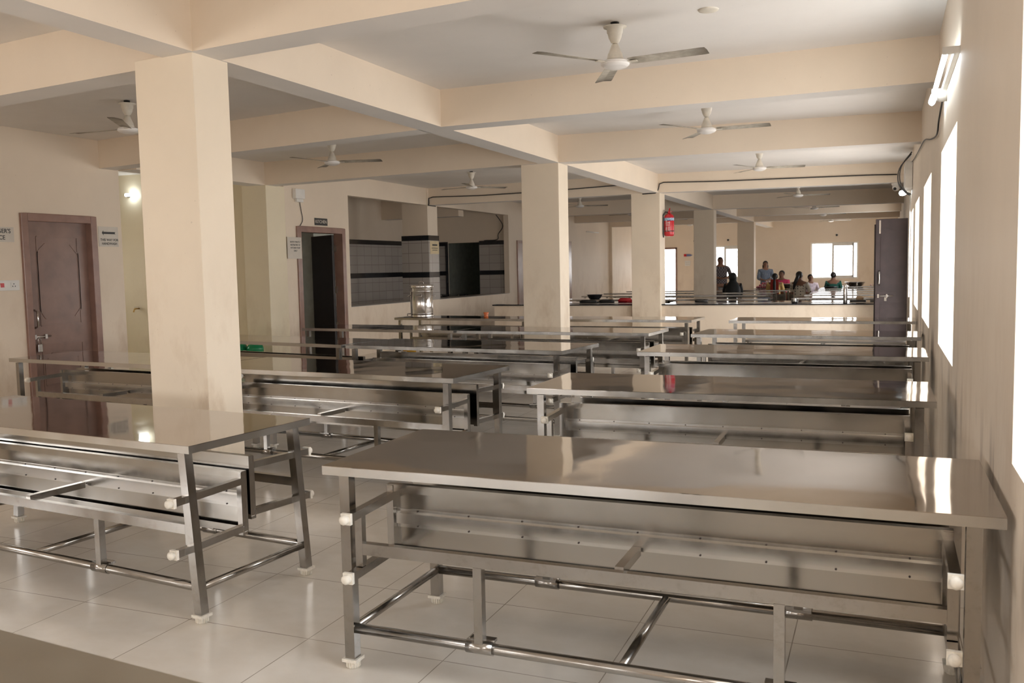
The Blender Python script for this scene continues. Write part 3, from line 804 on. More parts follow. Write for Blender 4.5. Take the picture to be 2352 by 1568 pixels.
def cy(x):      # near face of the cabled cross beam
    return (15.96 + (x - XL) * (16.35 - 15.96) / (0.40 - XL)) if x > XL else (15.98 + (-3.97 - x) * (0.15) / (4.45))
cable('power_cable', [(0.20, cy(0.2) - 0.012, 2.875), (-0.2, cy(-0.2) - 0.012, 2.885), (-1.6, cy(-1.6) - 0.012, 2.895), (-2.7, cy(-2.7) - 0.012, 2.90), (-3.62, cy(-3.62) - 0.012, 2.925),
      (-3.69, cy(-3.69) - 0.015, 2.90), (-3.71, 15.93, 2.80), (-3.76, 15.93, 2.742), (-3.95, 15.93, 2.738), (-4.0, 15.95, 2.738)], 0.010, 'black cable running along the cross beam to the third column')
cable('power_cable', [(-4.06, cy(-4.06) - 0.012, 2.93), (-5.4, cy(-5.4) - 0.012, 2.90), (-6.4, cy(-6.4) - 0.012, 2.885), (-7.3, cy(-7.3) - 0.012, 2.88), (-8.30, cy(-8.3) - 0.012, 2.905),
      (XK + 0.03, cy(-8.4) - 0.02, 2.88), (XK + 0.03, cy(-8.4) - 0.02, 2.78), (XK + 0.05, 16.05, 2.742), (XK + 0.05, 16.36, 2.738)], 0.010, 'black cable running along the cross beam to the kitchen pier')
cable('power_cable', [(XW(6.3) - 0.012, 6.42, 2.50), (XW(7) - 0.012, 6.95, 2.42), (XW(7) - 0.012, 7.2, 2.35), (XW(8) - 0.012, 8.2, 2.44), (XW(9) - 0.012, 9.6, 2.60), (XW(11) - 0.012, 11.4, 2.70), (XW(13) - 0.012, 13.2, 2.80), (XW(14) - 0.012, 14.4, 2.88)],
      0.006, 'thin dark cable drooping along the window wall from the tube light')
for i, (dy, sag, lab) in enumerate(((-0.15, 0.10, 'dark cable looping over the near side of the electrical box'), (0.1, 0.16, 'dark cable looping in front of the electrical box cover'))):
    cable('loop_cable', [(XW(14.5) - 0.03, 14.2 + dy, 2.98), (XW(14.5) - 0.13 - sag * 0.3, 14.4 + dy, 2.80), (XW(14.5) - 0.14 - sag * 0.3, 14.55 + dy, 2.60), (XW(14.5) - 0.09, 14.7 + dy, 2.47), (XW(14.5) - 0.02, 14.9 + dy, 2.44)], 0.009, lab)
cable('wall_conduit', [(XW(14.9) - 0.02, 14.95, 2.45), (XW(15) - 0.02, 14.98, 0.9)], 0.010, 'white conduit dropping behind the brown door', M_WHITE)
cable('kitchen_cable', [(XK + 0.012, 11.80, 2.60), (XK + 0.012, 11.84, 2.42), (XK + 0.012, 11.87, 2.28), (XK + 0.012, 11.80, 2.19)], 0.0055, 'short dark cable from the white box to the kitchen door frame')
cable('wall_cable', [(XK - 0.2, 20.02, 2.75), (XK - 0.15, 20.3, 2.5), (-8.72, 20.36, 2.3), (-8.75, 20.36, 2.17), (-9.1, 20.36, 2.155)], 0.010, 'dark cable hanging inside the second serving opening')
r = empty('cctv_camera', (0.19, 16.42, 2.75)); tag(r, 'white dome camera under the cabled beam by the window wall', 'security camera')
MB().lathe([(0.0, 0.0), (0.075, 0.0), (0.075, -0.02), (0.06, -0.06), (0.0, -0.06)], n=20).build('base', M_WHITE, r)
MB().lathe([(0.0, -0.14), (0.03, -0.135), (0.055, -0.11), (0.062, -0.08), (0.055, -0.055), (0.0, -0.05)], n=20).build('dome', M_WHITE, r)
MB().lathe([(0.0, -0.012), (0.022, -0.012), (0.026, 0.0), (0.0, 0.0)], n=16).map(lambda x, y, z: (x - 0.02, -0.055 + z, y - 0.105)).build('lens', M_BLACK, r)
r = empty('junction_box', (XK, 11.76, 2.60)); tag(r, 'white stabiliser box on the wall left above the kitchen door', 'electrical box')
MB().box(0.0, 0.07, -0.12, 0.12, 0.0, 0.15).build('body', M_WHITE, r, bevel=0.01)
MB().box(0.0, 0.05, -0.07, 0.10, -0.05, 0.0).build('socket', M_WHITE, r, bevel=0.006)

# switchboards and signs
r = empty('switchboard', (XLW, 6.88, 1.33)); tag(r, 'white switchboard with red indicator left of the closed mauve door', 'switchboard')
MB().box(0.0, 0.03, -0.17, 0.13, 0.0, 0.11).build('plate', M_WHITE, r, bevel=0.004)
MB().box(0.03, 0.036, -0.10, -0.06, 0.035, 0.08).build('red_switch', M_RED, r)
MB().box(0.03, 0.036, 0.02, 0.09, 0.03, 0.085).build('socket', M_WHITE, r, bevel=0.002)
b = MB()
for y, z in ((0.055, 0.07), (0.04, 0.045), (0.07, 0.045)): b.tube([(0.036, y, z), (0.038, y, z)], 0.006, 8)
b.build('socket_holes', M_BLACK, r)

def sign(name, lab, loc, w, h, lines, axis='x', m=M_PAPER, ink=M_INK, bold=0.0):
    r = empty(name, loc); tag(r, lab, 'sign')
    if axis == 'x': MB().box(0, 0.004, -w / 2, w / 2, -h / 2, h / 2).build('sheet', m, r)
    else: MB().box(-w / 2, w / 2, -0.004, 0, -h / 2, h / 2).build('sheet', m, r)
    for body, size, dx, dz in lines:
        mt = on_x(0.0045, dx, dz) if axis == 'x' else on_my(dx, -0.0045, dz)
        text_mesh('lettering', body, size, ink, r, mt, bold=bold)
    return r
s = sign('direction_sign', 'paper sign with black arrow reading this way for handwash, right of mauve door', (XLW, 8.29, 1.94), 0.30, 0.24,
     [('THIS WAY FOR', 0.040, 0.01, -0.04), ('HANDWASH', 0.040, 0.01, -0.085)], bold=0.0008)
b = MB(); b.prism([(-0.11, 0.0), (-0.085, -0.03), (-0.085, -0.013), (0.10, -0.013), (0.085, 0.0), (0.10, 0.013), (-0.085, 0.013), (-0.085, 0.03)], 0.0045, 0.0055)
b.map(lambda x, y, z: (z, x + 0.01, y + 0.045)).build('arrow', M_INK, s)
sign('office_sign', "paper sign reading manager's office at the left picture edge", (XLW, 6.72, 1.93), 0.56, 0.16, [("MANAGER'S", 0.064, 0.07, 0.035), ('OFFICE', 0.064, 0.07, -0.035)], bold=0.001)
sign('kitchen_sign', 'small black plaque reading kitchen over the dark kitchen door', (XK + 0.001, 12.38, 2.27), 0.36, 0.115, [('KITCHEN', 0.075, 0, 0)], m=M_BLACK, ink=M_PAPER, bold=0.0005)
sign('notice_sheet', 'paper notice fixed left of the kitchen door frame', (XK + 0.032, 11.60, 1.84), 0.36, 0.33,
     [('ENTRY STRICTLY', 0.034, 0.02, 0.09), ('RESTRICTED TO', 0.034, 0.02, 0.045), ('KITCHEN STAFF', 0.034, 0.02, 0.0), ('ONLY', 0.034, 0.02, -0.045)], bold=0.0006)
r = empty('pier_notice', (XK + 0.036, 16.29, 1.91)); tag(r, 'small cream notice on the tiled kitchen pier', 'sign')
MB().box(0, 0.004, -0.19, 0.19, -0.13, 0.13).build('sheet', plain('cream_card', (0.70, 0.58, 0.36), 0.5), r)
b = MB(); b.box(0.004, 0.005, -0.10, 0.12, 0.035, 0.065); b.box(0.004, 0.005, -0.13, 0.14, -0.02, -0.008); b.box(0.004, 0.005, -0.10, 0.12, -0.06, -0.048)
b.build('printed_lines', M_INK, r)
r = empty('far_sign', (-6.85, YE, 1.82)); tag(r, 'small red and blue arrow shaped sign beside the bright far doorway', 'sign')
MB().prism([(-0.16, -0.045), (-0.06, -0.045), (-0.06, 0.045), (-0.16, 0.045)], 0, 0.02).map(lambda x, y, z: (x, -z, y)).build('red_end', M_RED, r)
MB().prism([(-0.06, -0.045), (0.08, -0.04), (0.17, 0.0), (0.08, 0.04), (-0.06, 0.045)], 0, 0.02).map(lambda x, y, z: (x, -z, y)).build('blue_body', plain('slate_blue_print', (0.15, 0.18, 0.35), 0.5), r)
r = empty('switch_panel', (-6.87, YE, 1.42)); tag(r, 'white switch panel on the far wall under the small sign', 'switchboard')
MB().box(-0.10, 0.10, -0.03, 0, 0, 0.19).build('plate', M_WHITE, r, bevel=0.004)
b = MB()
for i in (-0.05, 0.0, 0.05):
    for z in (0.05, 0.12): b.box(i - 0.015, i + 0.015, -0.036, -0.03, z, z + 0.03)
b.build('rockers', M_PAPER, r)
for x, lab in ((-1.53, 'unlit lamp holder on the far wall above the far window'), (-6.60, 'unlit lamp holder on the far wall above the small sign'), (-5.35, 'unlit lamp holder on the far wall above the window behind the man')):
    o = empty('lamp_holder', (x, YE, 2.42 if x > -5 else 2.36)); tag(o, lab, 'lamp holder', 'lamp holders on the far wall')
    MB().lathe([(0.0, 0), (0.045, 0), (0.04, 0.03), (0.0, 0.03)], n=14).map(lambda x_, y_, z_: (x_, -z_, y_)).build('base', M_WHITE, o)
    MB().lathe([(0.03, 0.02), (0.04, 0.05), (0.03, 0.09), (0.0, 0.09)], n=14).map(lambda x_, y_, z_: (x_, -z_, y_ - 0.01)).build('socket', M_BLACK, o)
r = empty('wall_tube_light', (XK, 27.1, 2.53)); tag(r, 'unlit tube light on the left wall of the far hall', 'tube light')
MB().box(0.0, 0.03, -0.6, 0.6, -0.015, 0.02).build('batten', M_WHITE, r); MB().tube([(0.05, -0.58, 0), (0.05, 0.58, 0)], 0.013, 10).build('tube', M_WHITE, r)
r = empty('wall_tap', (-11.17, 11.2, 0.93)); tag(r, 'small brass tap on the recess wall beside the big column', 'tap')
MB().tube([(0, 0, 0), (0, -0.10, 0), (0, -0.13, -0.05)], 0.012, 8).build('spout', plain('brass', (0.6, 0.4, 0.15), 0.3, 1.0), r)
MB().box(-0.04, 0.04, -0.07, -0.05, 0.02, 0.03).build('handle', M_SILVER, r)

# ------------------------------------------------------------------ fire extinguisher
r = empty('fire_extinguisher', (-3.70 + 0.105, 16.28, 1.98)); tag(r, 'red powder fire extinguisher hanging on the side of the third column', 'fire extinguisher')
MB().lathe([(0.0, 0.0), (0.06, 0.0), (0.085, 0.015), (0.09, 0.04), (0.09, 0.33), (0.083, 0.365), (0.06, 0.392), (0.032, 0.405), (0.028, 0.425), (0.0, 0.425)], n=28).build('cylinder', M_RED, r)
MB().lathe([(0.091, 0.30), (0.0912, 0.30), (0.0912, 0.35), (0.088, 0.352)], n=28).map(lambda x, y, z: (x, y, z - 0.02)).build('blue_band', M_BLUE, r)
MB().lathe([(0.0915, 0.085), (0.0925, 0.085), (0.0925, 0.10), (0.0915, 0.10)], n=28).build('strap', M_BLACK, r)
b = MB(); b.box(-0.012, 0.012, -0.03, 0.03, 0.42, 0.45); b.bar((0.0, 0.0, 0.45), (0.03, -0.075, 0.50), 0.02, 0.012); b.bar((0, 0, 0.44), (0.06, -0.05, 0.44), 0.018, 0.01)
b.build('valve_lever', M_RED, r)
MB().tube([(-0.01, 0, 0.435), (-0.06, -0.04, 0.44), (-0.098, -0.06, 0.38), (-0.10, -0.07, 0.25), (-0.098, -0.07, 0.06), (-0.085, -0.07, -0.02)], 0.011, 8).build('hose', M_BLACK, r)
MB().box(-0.105, -0.085, -0.02, 0.02, 0.38, 0.48).build('wall_bracket', M_SILVER, r)
def wrap_text(body, size, z, a0, vertical=False):
    o = text_mesh('lettering', body, size, M_LABELWHITE, r, Matrix.Identity(4), ext=0.0, bold=0.0008)
    R_ = 0.0925
    for v in o.data.vertices:
        x, y = v.co.x, v.co.y
        if vertical: x, y = y, -x
        a = a0 + x / R_
        v.co = (R_ * math.cos(a), R_ * math.sin(a), z + y)
wrap_text('POWDER', 0.052, 0.305, d2(-68))
wrap_text('SAFETY FIRST', 0.036, 0.19, d2(-112), True)
wrap_text('10', 0.055, 0.24, d2(-84)); wrap_text('YEARS', 0.018, 0.20, d2(-84))
b = MB()
for i in range(9):
    for j in range(3):
        a = d2(-92 + j * 9); R_ = 0.0922
        b.add([(R_ * math.cos(a), R_ * math.sin(a), 0.175 - i * 0.010), (R_ * math.cos(a + 0.13), R_ * math.sin(a + 0.13), 0.175 - i * 0.010), (R_ * math.cos(a + 0.13), R_ * math.sin(a + 0.13), 0.171 - i * 0.010), (R_ * math.cos(a), R_ * math.sin(a), 0.171 - i * 0.010)], [(0, 1, 2, 3)])
b.build('fine_print', M_LABELWHITE, r)

# ------------------------------------------------------------------ things on and under the tables
r = empty('steel_drum', (-6.39, 11.95, 0.76)); tag(r, 'tall shiny steel drum with lid standing on a left table', 'drum')
MB().lathe([(0.0, 0.0), (0.165, 0.0), (0.172, 0.008), (0.168, 0.016), (0.168, 0.05), (0.174, 0.056), (0.168, 0.062), (0.168, 0.38), (0.176, 0.387), (0.168, 0.394), (0.168, 0.46)], n=48).build('body', M_DRUM, r)
MB().lathe([(0.178, 0.435), (0.181, 0.44), (0.181, 0.472), (0.176, 0.478), (0.13, 0.482), (0.0, 0.488)], n=48).build('lid', M_DRUM, r)
MB().tube([(-0.04, 0, 0.486), (-0.035, 0, 0.52), (0, 0, 0.532), (0.035, 0, 0.52), (0.04, 0, 0.486)], 0.005, 8).build('lid_handle', M_SILVER, r)
for a in (200, 20, -75):
    c_, s_ = math.cos(d2(a)), math.sin(d2(a))
    o = MB().tube([(0, -0.045, 0.0), (0.035, -0.045, -0.02), (0.035, 0.045, -0.02), (0, 0.045, 0.0)], 0.006, 8).build('side_handle', M_SILVER, r)
    o.location = (c_ * 0.168, s_ * 0.168, 0.33); o.rotation_euler = (0, 0, d2(a))
MB().tube([(-0.165, -0.03, 0.05), (-0.22, -0.05, 0.05), (-0.22, -0.05, 0.02)], 0.008, 8).build('tap', M_SILVER, r)
o = MB().lathe([(0.0, 0.0), (0.034, 0.0), (0.030, 0.03), (0.030, 0.045), (0.042, 0.075), (0.039, 0.075), (0.027, 0.045), (0.0, 0.04)], (0, 0, 0), 20).build('orange_cup', M_ORANGE)
o.location = (-5.27, 11.80, 0.76); tag(o, 'small orange flared cup on the table right of the steel drum', 'cup')

can = MB().lathe([(0.0, 0.0), (0.112, 0.0), (0.118, 0.02), (0.118, 0.36), (0.120, 0.37), (0.120, 0.385), (0.116, 0.395), (0.104, 0.425), (0.075, 0.450), (0.060, 0.455)], n=32)
canm = can.mesh('water_can', M_GREEN)
neck = MB().lathe([(0.058, 0.452), (0.064, 0.465), (0.064, 0.52), (0.0, 0.525)], n=24).mesh('cap', M_DKGREEN)
for i, (x, y, lab) in enumerate(((-8.64, 10.52, 'green plastic water can on the floor, left one of the pair'), (-8.385, 10.56, 'green plastic water can on the floor, right one of the pair'))):
    r = put('water_can', canm); r.location = (x, y, 0); tag(r, lab, 'water can', 'green water cans'); put('cap', neck, r)
o = MB().lathe([(0.0, 0.0), (0.12, 0.0), (0.16, 0.30), (0.168, 0.30), (0.168, 0.315), (0.155, 0.315), (0.115, 0.01)], n=28).build('yellow_bucket', M_MUSTARD)
o.location = (-7.05, 12.65, 0); tag(o, 'yellow plastic bucket on the floor behind the left tables', 'bucket')

bowl_prof = [(0.0, 0.0), (0.10, 0.0), (0.13, 0.015), (0.165, 0.085), (0.18, 0.09), (0.18, 0.095), (0.158, 0.09), (0.12, 0.02), (0.0, 0.008)]
o = MB().lathe(bowl_prof, n=32).build('dark_bowl', plain('dark_aluminium', (0.10, 0.10, 0.11), 0.3, 0.8)); o.location = (-5.78, 18.75, 0.76); tag(o, 'dark metal bowl on a far table behind the second column', 'bowl')
bm_ = MB().lathe([(r_ * 1.6, z_ * 1.25) for r_, z_ in bowl_prof], n=32).mesh('steel_basin', M_DRUM)
for x, y, lab in ((-2.42, 26.0, 'wide steel basin on the onion table, before the pink dressed woman'), (-0.72, 27.35, 'wide steel basin on the farthest window side table')):
    o = put('steel_basin', bm_); o.location = (x, y, 0.76); tag(o, lab, 'basin', 'steel basins')
o = MB().lathe([(0.0, 0.0), (0.15, 0.0), (0.19, 0.04), (0.185, 0.04), (0.148, 0.008), (0.0, 0.006)], n=28).build('black_pan', M_BLACK); o.location = (-1.28, 25.6, 0.76)
tag(o, 'flat black pan on the table before the woman in green', 'pan')
r = empty('water_bottle', (-5.45, 22.75, 0.76)); tag(r, 'yellow green water bottle standing on a far table left of the third column', 'bottle')
MB().lathe([(0.0, 0.0), (0.042, 0.0), (0.045, 0.01), (0.045, 0.24), (0.038, 0.28), (0.0, 0.285)], n=20).build('body', plain('lime_plastic', (0.42, 0.60, 0.05), 0.2), r)
MB().lathe([(0.038, 0.28), (0.040, 0.285), (0.040, 0.32), (0.0, 0.322)], n=20).build('cap', M_DKGREEN, r)
r = empty('steel_flask', (-0.585, 16.30, 0.757)); tag(r, 'slim steel flask standing on the low wall left of the brown door', 'flask')
MB().lathe([(0.0, 0.0), (0.034, 0.0), (0.036, 0.006), (0.036, 0.235), (0.030, 0.262), (0.024, 0.27)], n=24).build('body', M_DRUM, r)
MB().lathe([(0.026, 0.268), (0.026, 0.305), (0.020, 0.315), (0.0, 0.317)], n=20).build('cap', M_DRUM, r)
o = MB().lathe([(0.0, 0.0), (0.048, 0.0), (0.060, 0.03), (0.056, 0.075), (0.060, 0.085), (0.054, 0.085), (0.05, 0.07), (0.0, 0.01)], n=24).build('steel_tumbler', M_DRUM); o.location = (-1.405, 16.26, 0.757)
tag(o, 'round steel tumbler on the low wall', 'tumbler')
# red and black bags, tray and brush behind the low wall
def bag(name, x, y, z, sx, sy, sz, m, lab, rot=0.0):
    b = MB(); n = 14
    prof = [(0.0, 0.0), (0.9, 0.0), (1.0, 0.25), (0.96, 0.7), (0.75, 0.95), (0.0, 1.0)]
    vs = []
    for r_, z_ in prof:
        for k in range(n):
            a = 2 * PI * k / n; q = (abs(math.cos(a)) ** 4 + abs(math.sin(a)) ** 4) ** -0.25
            vs.append((r_ * q * math.cos(a) * sx / 2, r_ * q * math.sin(a) * sy / 2, z_ * sz + 0.006 * math.sin(5 * a) * (z_ > 0.5)))
    fs = [(i * n + k, i * n + (k + 1) % n, (i + 1) * n + (k + 1) % n, (i + 1) * n + k) for i in range(len(prof) - 1) for k in range(n)]
    b.add(vs, fs, True)
    o = b.build(name, m); o.location = (x, y, z); o.rotation_euler = (0, 0, rot); return tag(o, lab, 'bag')
bag('black_bag', -5.33, 16.85, 0.76, 0.34, 0.24, 0.05, M_BLACK, 'flat black bag behind the low wall, left of the red ones')
bag('black_bag', -4.98, 16.95, 0.76, 0.30, 0.22, 0.055, M_BLACK, 'black bag between the flat black bag and the red bag')
bag('red_bag', -4.66, 17.1, 0.76, 0.26, 0.2, 0.075, M_RED, 'taller red bag behind the low wall, left of the third column')
bag('red_bag', -4.42, 16.80, 0.76, 0.20, 0.2, 0.045, M_RED, 'low red bag nearest the third column')
bag('black_bag', -3.12, 16.85, 0.76, 0.24, 0.2, 0.05, M_BLACK, 'small dark bag on the table right of the third column')
r = empty('dust_pan', (-0.36, 16.75, 0.76)); tag(r, 'black tray with a lump of dough coloured cloth beside the brown door', 'tray')
MB().box(-0.17, 0.10, -0.08, 0.08, 0.0, 0.03).build('tray', M_BLACK, r, bevel=0.01)
MB().lathe([(0.055, 0.0), (0.07, 0.03), (0.05, 0.065), (0.0, 0.075)], (0.0, 0.0, 0.03), 14).build('cloth', plain('tan_cloth', (0.45, 0.33, 0.22), 0.9), r)
MB().box(-0.95, 0.95, -0.3, 0.3, 0, 0.12)
r = empty('stove', (-9.72, 19.7, 0.852)); tag(r, 'black stove in the dark kitchen behind the second serving opening', 'stove')
r.location = (-9.75, 19.9, 0)
MB().box(-0.45, 0.45, -0.25, 0.25, 0.0, 0.80).build('body', M_BLACK, r, bevel=0.01)
b = MB()
for x in (-0.24, 0.24):
    b.lathe([(0.05, 0.0), (0.07, 0.02), (0.07, 0.03), (0.05, 0.03)], (x, 0, 0.80), 16)
    for a in range(4): b.bar((x, 0, 0.85), (x + 0.15 * math.cos(a * PI / 2), 0.15 * math.sin(a * PI / 2), 0.85), 0.012, 0.012)
    for a in range(4): b.bar((x + 0.14 * math.cos(a * PI / 2), 0.14 * math.sin(a * PI / 2), 0.80), (x + 0.14 * math.cos(a * PI / 2), 0.14 * math.sin(a * PI / 2), 0.85), 0.012, 0.012)
b.build('burner_grates', M_BLACK, r)

# onions heaped on one far table
on_m = MB().lathe([(0.0, -0.028), (0.018, -0.024), (0.030, -0.006), (0.030, 0.008), (0.018, 0.024), (0.004, 0.034), (0.0, 0.036)], n=10).mesh('onion', plain('onion_skin', (0.50, 0.13, 0.17), 0.35, var=0.4, scale=40))
on_w = MB().lathe([(0.0, -0.028), (0.018, -0.024), (0.030, -0.006), (0.030, 0.008), (0.018, 0.024), (0.0, 0.030)], n=10).mesh('onion', plain('peeled_onion', (0.75, 0.55, 0.50), 0.3, var=0.2, scale=40))
rnd = random.Random(3)
cnt = 0
for lay, (nx, ny) in enumerate(((9, 6), (7, 4), (5, 3), (2, 1))):
    for i in range(nx):
        for j in range(ny):
            o = put('onion', on_m if rnd.random() < 0.7 else on_w)
            o.location = (-2.97 + (i - (nx - 1) / 2) * 0.066 + rnd.uniform(-0.003, 0.003), 25.98 + (j - (ny - 1) / 2) * 0.066 + rnd.uniform(-0.003, 0.003), 0.789 + lay * 0.052)
            o.rotation_euler = (0, 0, rnd.uniform(0, 3))
            tag(o, 'small pink onion in the heap on the far onion table', 'onion', 'onions heaped on the far table')
for x, y in ((-0.30, 27.3), (-0.22, 27.4), (-1.0, 27.35)):
    o = put('onion', on_w); o.location = (x, y, 0.788); tag(o, 'loose peeled onion lying beside a steel basin', 'onion', 'loose onions beside the basins')

# ------------------------------------------------------------------ people
def skin_mesh(name, verts, edges, m, parent=None, sub=2):
    """verts: (x, y, z, rx, ry); grown into one continuous body by skin + subdivision"""
    me = bpy.data.meshes.new(name); me.from_pydata([v[:3] for v in verts], edges, []); me.update()
    o = bpy.data.objects.new(name, me); COL.objects.link(o)
    sk = o.modifiers.new('skin', 'SKIN'); sk.use_smooth_shade = True
    ld = me.skin_vertices[0].data if me.skin_vertices else None
    if ld is None:
        bpy.context.view_layer.update()
    ld = me.skin_vertices[0].data
    for i, v in enumerate(verts): ld[i].radius = (v[3], v[4]); ld[i].use_root = (i == 0)
    sb = o.modifiers.new('sub', 'SUBSURF'); sb.levels = sub; sb.render_levels = sub
    bpy.context.view_layer.update()
    dm = bpy.data.meshes.new_from_object(o.evaluated_get(bpy.context.evaluated_depsgraph_get()))
    bpy.data.objects.remove(o); bpy.data.meshes.remove(me)
    dm.name = name; dm.materials.clear(); dm.materials.append(m)
    for p in dm.polygons: p.use_smooth = True
    return put(name, dm, parent)

def ellipsoid(b, c, r, n=14, k=9):
    vs = []; fs = []
    for i in range(k + 1):
        th = PI * i / k
        for j in range(n):
            ph = 2 * PI * j / n; vs.append((c[0] + r[0] * math.sin(th) * math.cos(ph), c[1] + r[1] * math.sin(th) * math.sin(ph), c[2] + r[2] * math.cos(th)))
    for i in range(k):
        for j in range(n): fs.append((i * n + j, i * n + (j + 1) % n, (i + 1) * n + (j + 1) % n, (i + 1) * n + j))
    b.add(vs, fs, True)

M_SKIN = plain('brown_skin', (0.24, 0.115, 0.07), 0.5, var=0.05)
M_SKIN2 = plain('light_brown_skin', (0.36, 0.19, 0.125), 0.5, var=0.05)
M_HAIR = plain('black_hair', (0.012, 0.010, 0.010), 0.45, var=0.2)
M_EYE = plain('eye_white', (0.35, 0.33, 0.31), 0.3, var=0)
M_LIP = plain('lips', (0.28, 0.09, 0.07), 0.4, var=0)

def person(lab, x, y, face, H, pose, cloth, lower, skin, hair, arms='front', bw=1.12):
    """local frame: faces -y; face = rotation about z; H = standing height in metres"""
    r = empty('person', (x, y, 0), face); tag(r, lab, 'person')
    s = H / 1.70
    hip = 0.90 * s if pose == 'stand' else 0.47
    dz = hip - 0.90 * s
    Z = lambda z: z * s + dz
    V = []; Ed = []
    def add(p, rx, ry, par=None):
        V.append((p[0] * bw, p[1], p[2], rx * (bw if rx > 0.02 else 1), ry))
        if par is not None: Ed.append((par, len(V) - 1))
        return len(V) - 1
    pel = add((0, 0, hip), 0.145 * s, 0.105 * s)
    w1 = add((0, 0.0, Z(1.08)), 0.125 * s, 0.09 * s, pel)
    ch = add((0, -0.01, Z(1.28)), 0.15 * s, 0.10 * s, w1)
    sh = add((0, 0.0, Z(1.40)), 0.11 * s, 0.075 * s, ch)
    nk = add((0, 0.0, Z(1.48)), 0.056 * s, 0.058 * s, sh)
    h1 = add((0, -0.012, Z(1.545)), 0.062 * s, 0.075 * s, nk)
    h2_ = add((0, -0.008, Z(1.61)), 0.072 * s, 0.088 * s, h1)
    h3 = add((0, 0.0, Z(1.67)), 0.05 * s, 0.06 * s, h2_)
    hands = []
    for sx in (-1, 1):
        so = add((sx * 0.165 * s, 0, Z(1.385)), 0.055 * s, 0.055 * s, sh)
        if arms == 'front':
            el = (sx * 0.215 * s, -0.06 * s, Z(1.12)); wr = (sx * 0.085 * s, -0.25 * s, Z(1.08)); fd = Vector((-sx * 0.75, -0.6, -0.05))
        elif arms == 'table':
            el = (sx * 0.22 * s, -0.12 * s, Z(1.13)); wr = (sx * 0.11 * s, -0.32 * s, Z(1.10)); fd = Vector((-sx * 0.3, -0.95, -0.1))
        else:
            el = (sx * 0.22 * s, 0.02, Z(1.10)); wr = (sx * 0.23 * s, -0.05, Z(0.87)); fd = Vector((0, -0.15, -1))
        e1 = add(el, 0.042 * s, 0.042 * s, so)
        w2 = add(wr, 0.027 * s, 0.027 * s, e1)
        fd.normalize(); wv = Vector(wr)
        pm = wv + fd * 0.06 * s
        p1 = add(pm, 0.034 * s, 0.017 * s, w2)
        side = fd.cross(Vector((0, 0, 1)));
        side = side.normalized() if side.length > 0.1 else Vector((1, 0, 0))
        for q, ln in ((-1.5, 0.058), (-0.5, 0.070), (0.5, 0.074), (1.5, 0.066)):
            k1 = add(pm + side * q * 0.019 * s + fd * 0.04 * s, 0.0085 * s, 0.0085 * s, p1)
            k2 = add(pm + side * q * 0.020 * s + fd * (0.04 + ln * 0.55) * s + Vector((0, 0, -0.008 * s)), 0.008 * s, 0.008 * s, k1)
            add(pm + side * q * 0.020 * s + fd * (0.04 + ln) * s + Vector((0, 0, -0.024 * s)), 0.007 * s, 0.007 * s, k2)
        t1 = add(wv + fd * 0.03 * s + side * (-sx) * 0.036 * s, 0.0105 * s, 0.0105 * s, w2)
        add(wv + fd * 0.065 * s + side * (-sx) * 0.055 * s, 0.0085 * s, 0.0085 * s, t1)
    for sx in (-1, 1):
        if pose == 'stand':
            k0 = add((sx * 0.09 * s, 0, Z(0.84)), 0.082 * s, 0.085 * s, pel); k1 = add((sx * 0.095 * s, -0.01, 0.48 * s), 0.058 * s, 0.058 * s, k0)
            k2 = add((sx * 0.10 * s, 0.01, 0.10 * s), 0.038 * s, 0.038 * s, k1); k3 = add((sx * 0.105 * s, -0.04, 0.04), 0.04 * s, 0.032, k2); add((sx * 0.115 * s, -0.17 * s, 0.03), 0.036 * s, 0.022, k3)
        else:
            k0 = add((sx * 0.09 * s, -0.04, hip - 0.0), 0.085 * s, 0.08 * s, pel); k1 = add((sx * 0.10 * s, -0.40 * s, hip - 0.0), 0.058 * s, 0.058 * s, k0)
            k2 = add((sx * 0.10 * s, -0.42 * s, 0.10), 0.038 * s, 0.038 * s, k1); k3 = add((sx * 0.105 * s, -0.44 * s, 0.045), 0.04 * s, 0.032, k2); add((sx * 0.11 * s, -0.56 * s, 0.03), 0.036 * s, 0.022, k3)
    body = skin_mesh('body', V, Ed, skin, r)
    # face
    hz = Z(1.60); fb = MB()
    fc = MB()
    for sx in (-1, 1): ellipsoid(fc, (sx * 0.030 * s, -0.088 * s, hz + 0.006 * s), (0.010 * s, 0.005 * s, 0.0045 * s), 8, 6)
    fc.build('eyes', M_EYE, r)
    fp_ = MB()
    for sx in (-1, 1): ellipsoid(fp_, (sx * 0.030 * s, -0.094 * s, hz + 0.006 * s), (0.006 * s, 0.003 * s, 0.006 * s), 8, 6)
    for sx in (-1, 1): fp_.bar((sx * 0.016 * s, -0.095 * s, hz + 0.026 * s), (sx * 0.046 * s, -0.088 * s, hz + 0.024 * s), 0.006 * s, 0.006 * s)
    fp_.build('brows', M_HAIR, r)
    no = MB(); ellipsoid(no, (0, -0.098 * s, hz - 0.018 * s), (0.013 * s, 0.018 * s, 0.024 * s), 8, 6)
    no.build('nose', skin, r)
    for sx in (-1, 1):
        ea = MB(); ellipsoid(ea, (sx * 0.078 * s, 0.0, hz - 0.008 * s), (0.010 * s, 0.020 * s, 0.030 * s), 8, 6); ea.build('ear', skin, r)
    li = MB(); ellipsoid(li, (0, -0.088 * s, hz - 0.056 * s), (0.024 * s, 0.009 * s, 0.008 * s), 8, 6); li.build('mouth', M_LIP, r)
    # clothes: a fuller shell over torso and upper arms
    C = []; CE = []
    def ca(p, rx, ry, par=None):
        C.append((p[0] * bw, p[1], p[2], rx * bw * 1.03, ry * 1.04))
        if par is not None: CE.append((par, len(C) - 1))
        return len(C) - 1
    hem = 0.52 * s if (pose == 'stand' and lower is None) else hip - 0.04
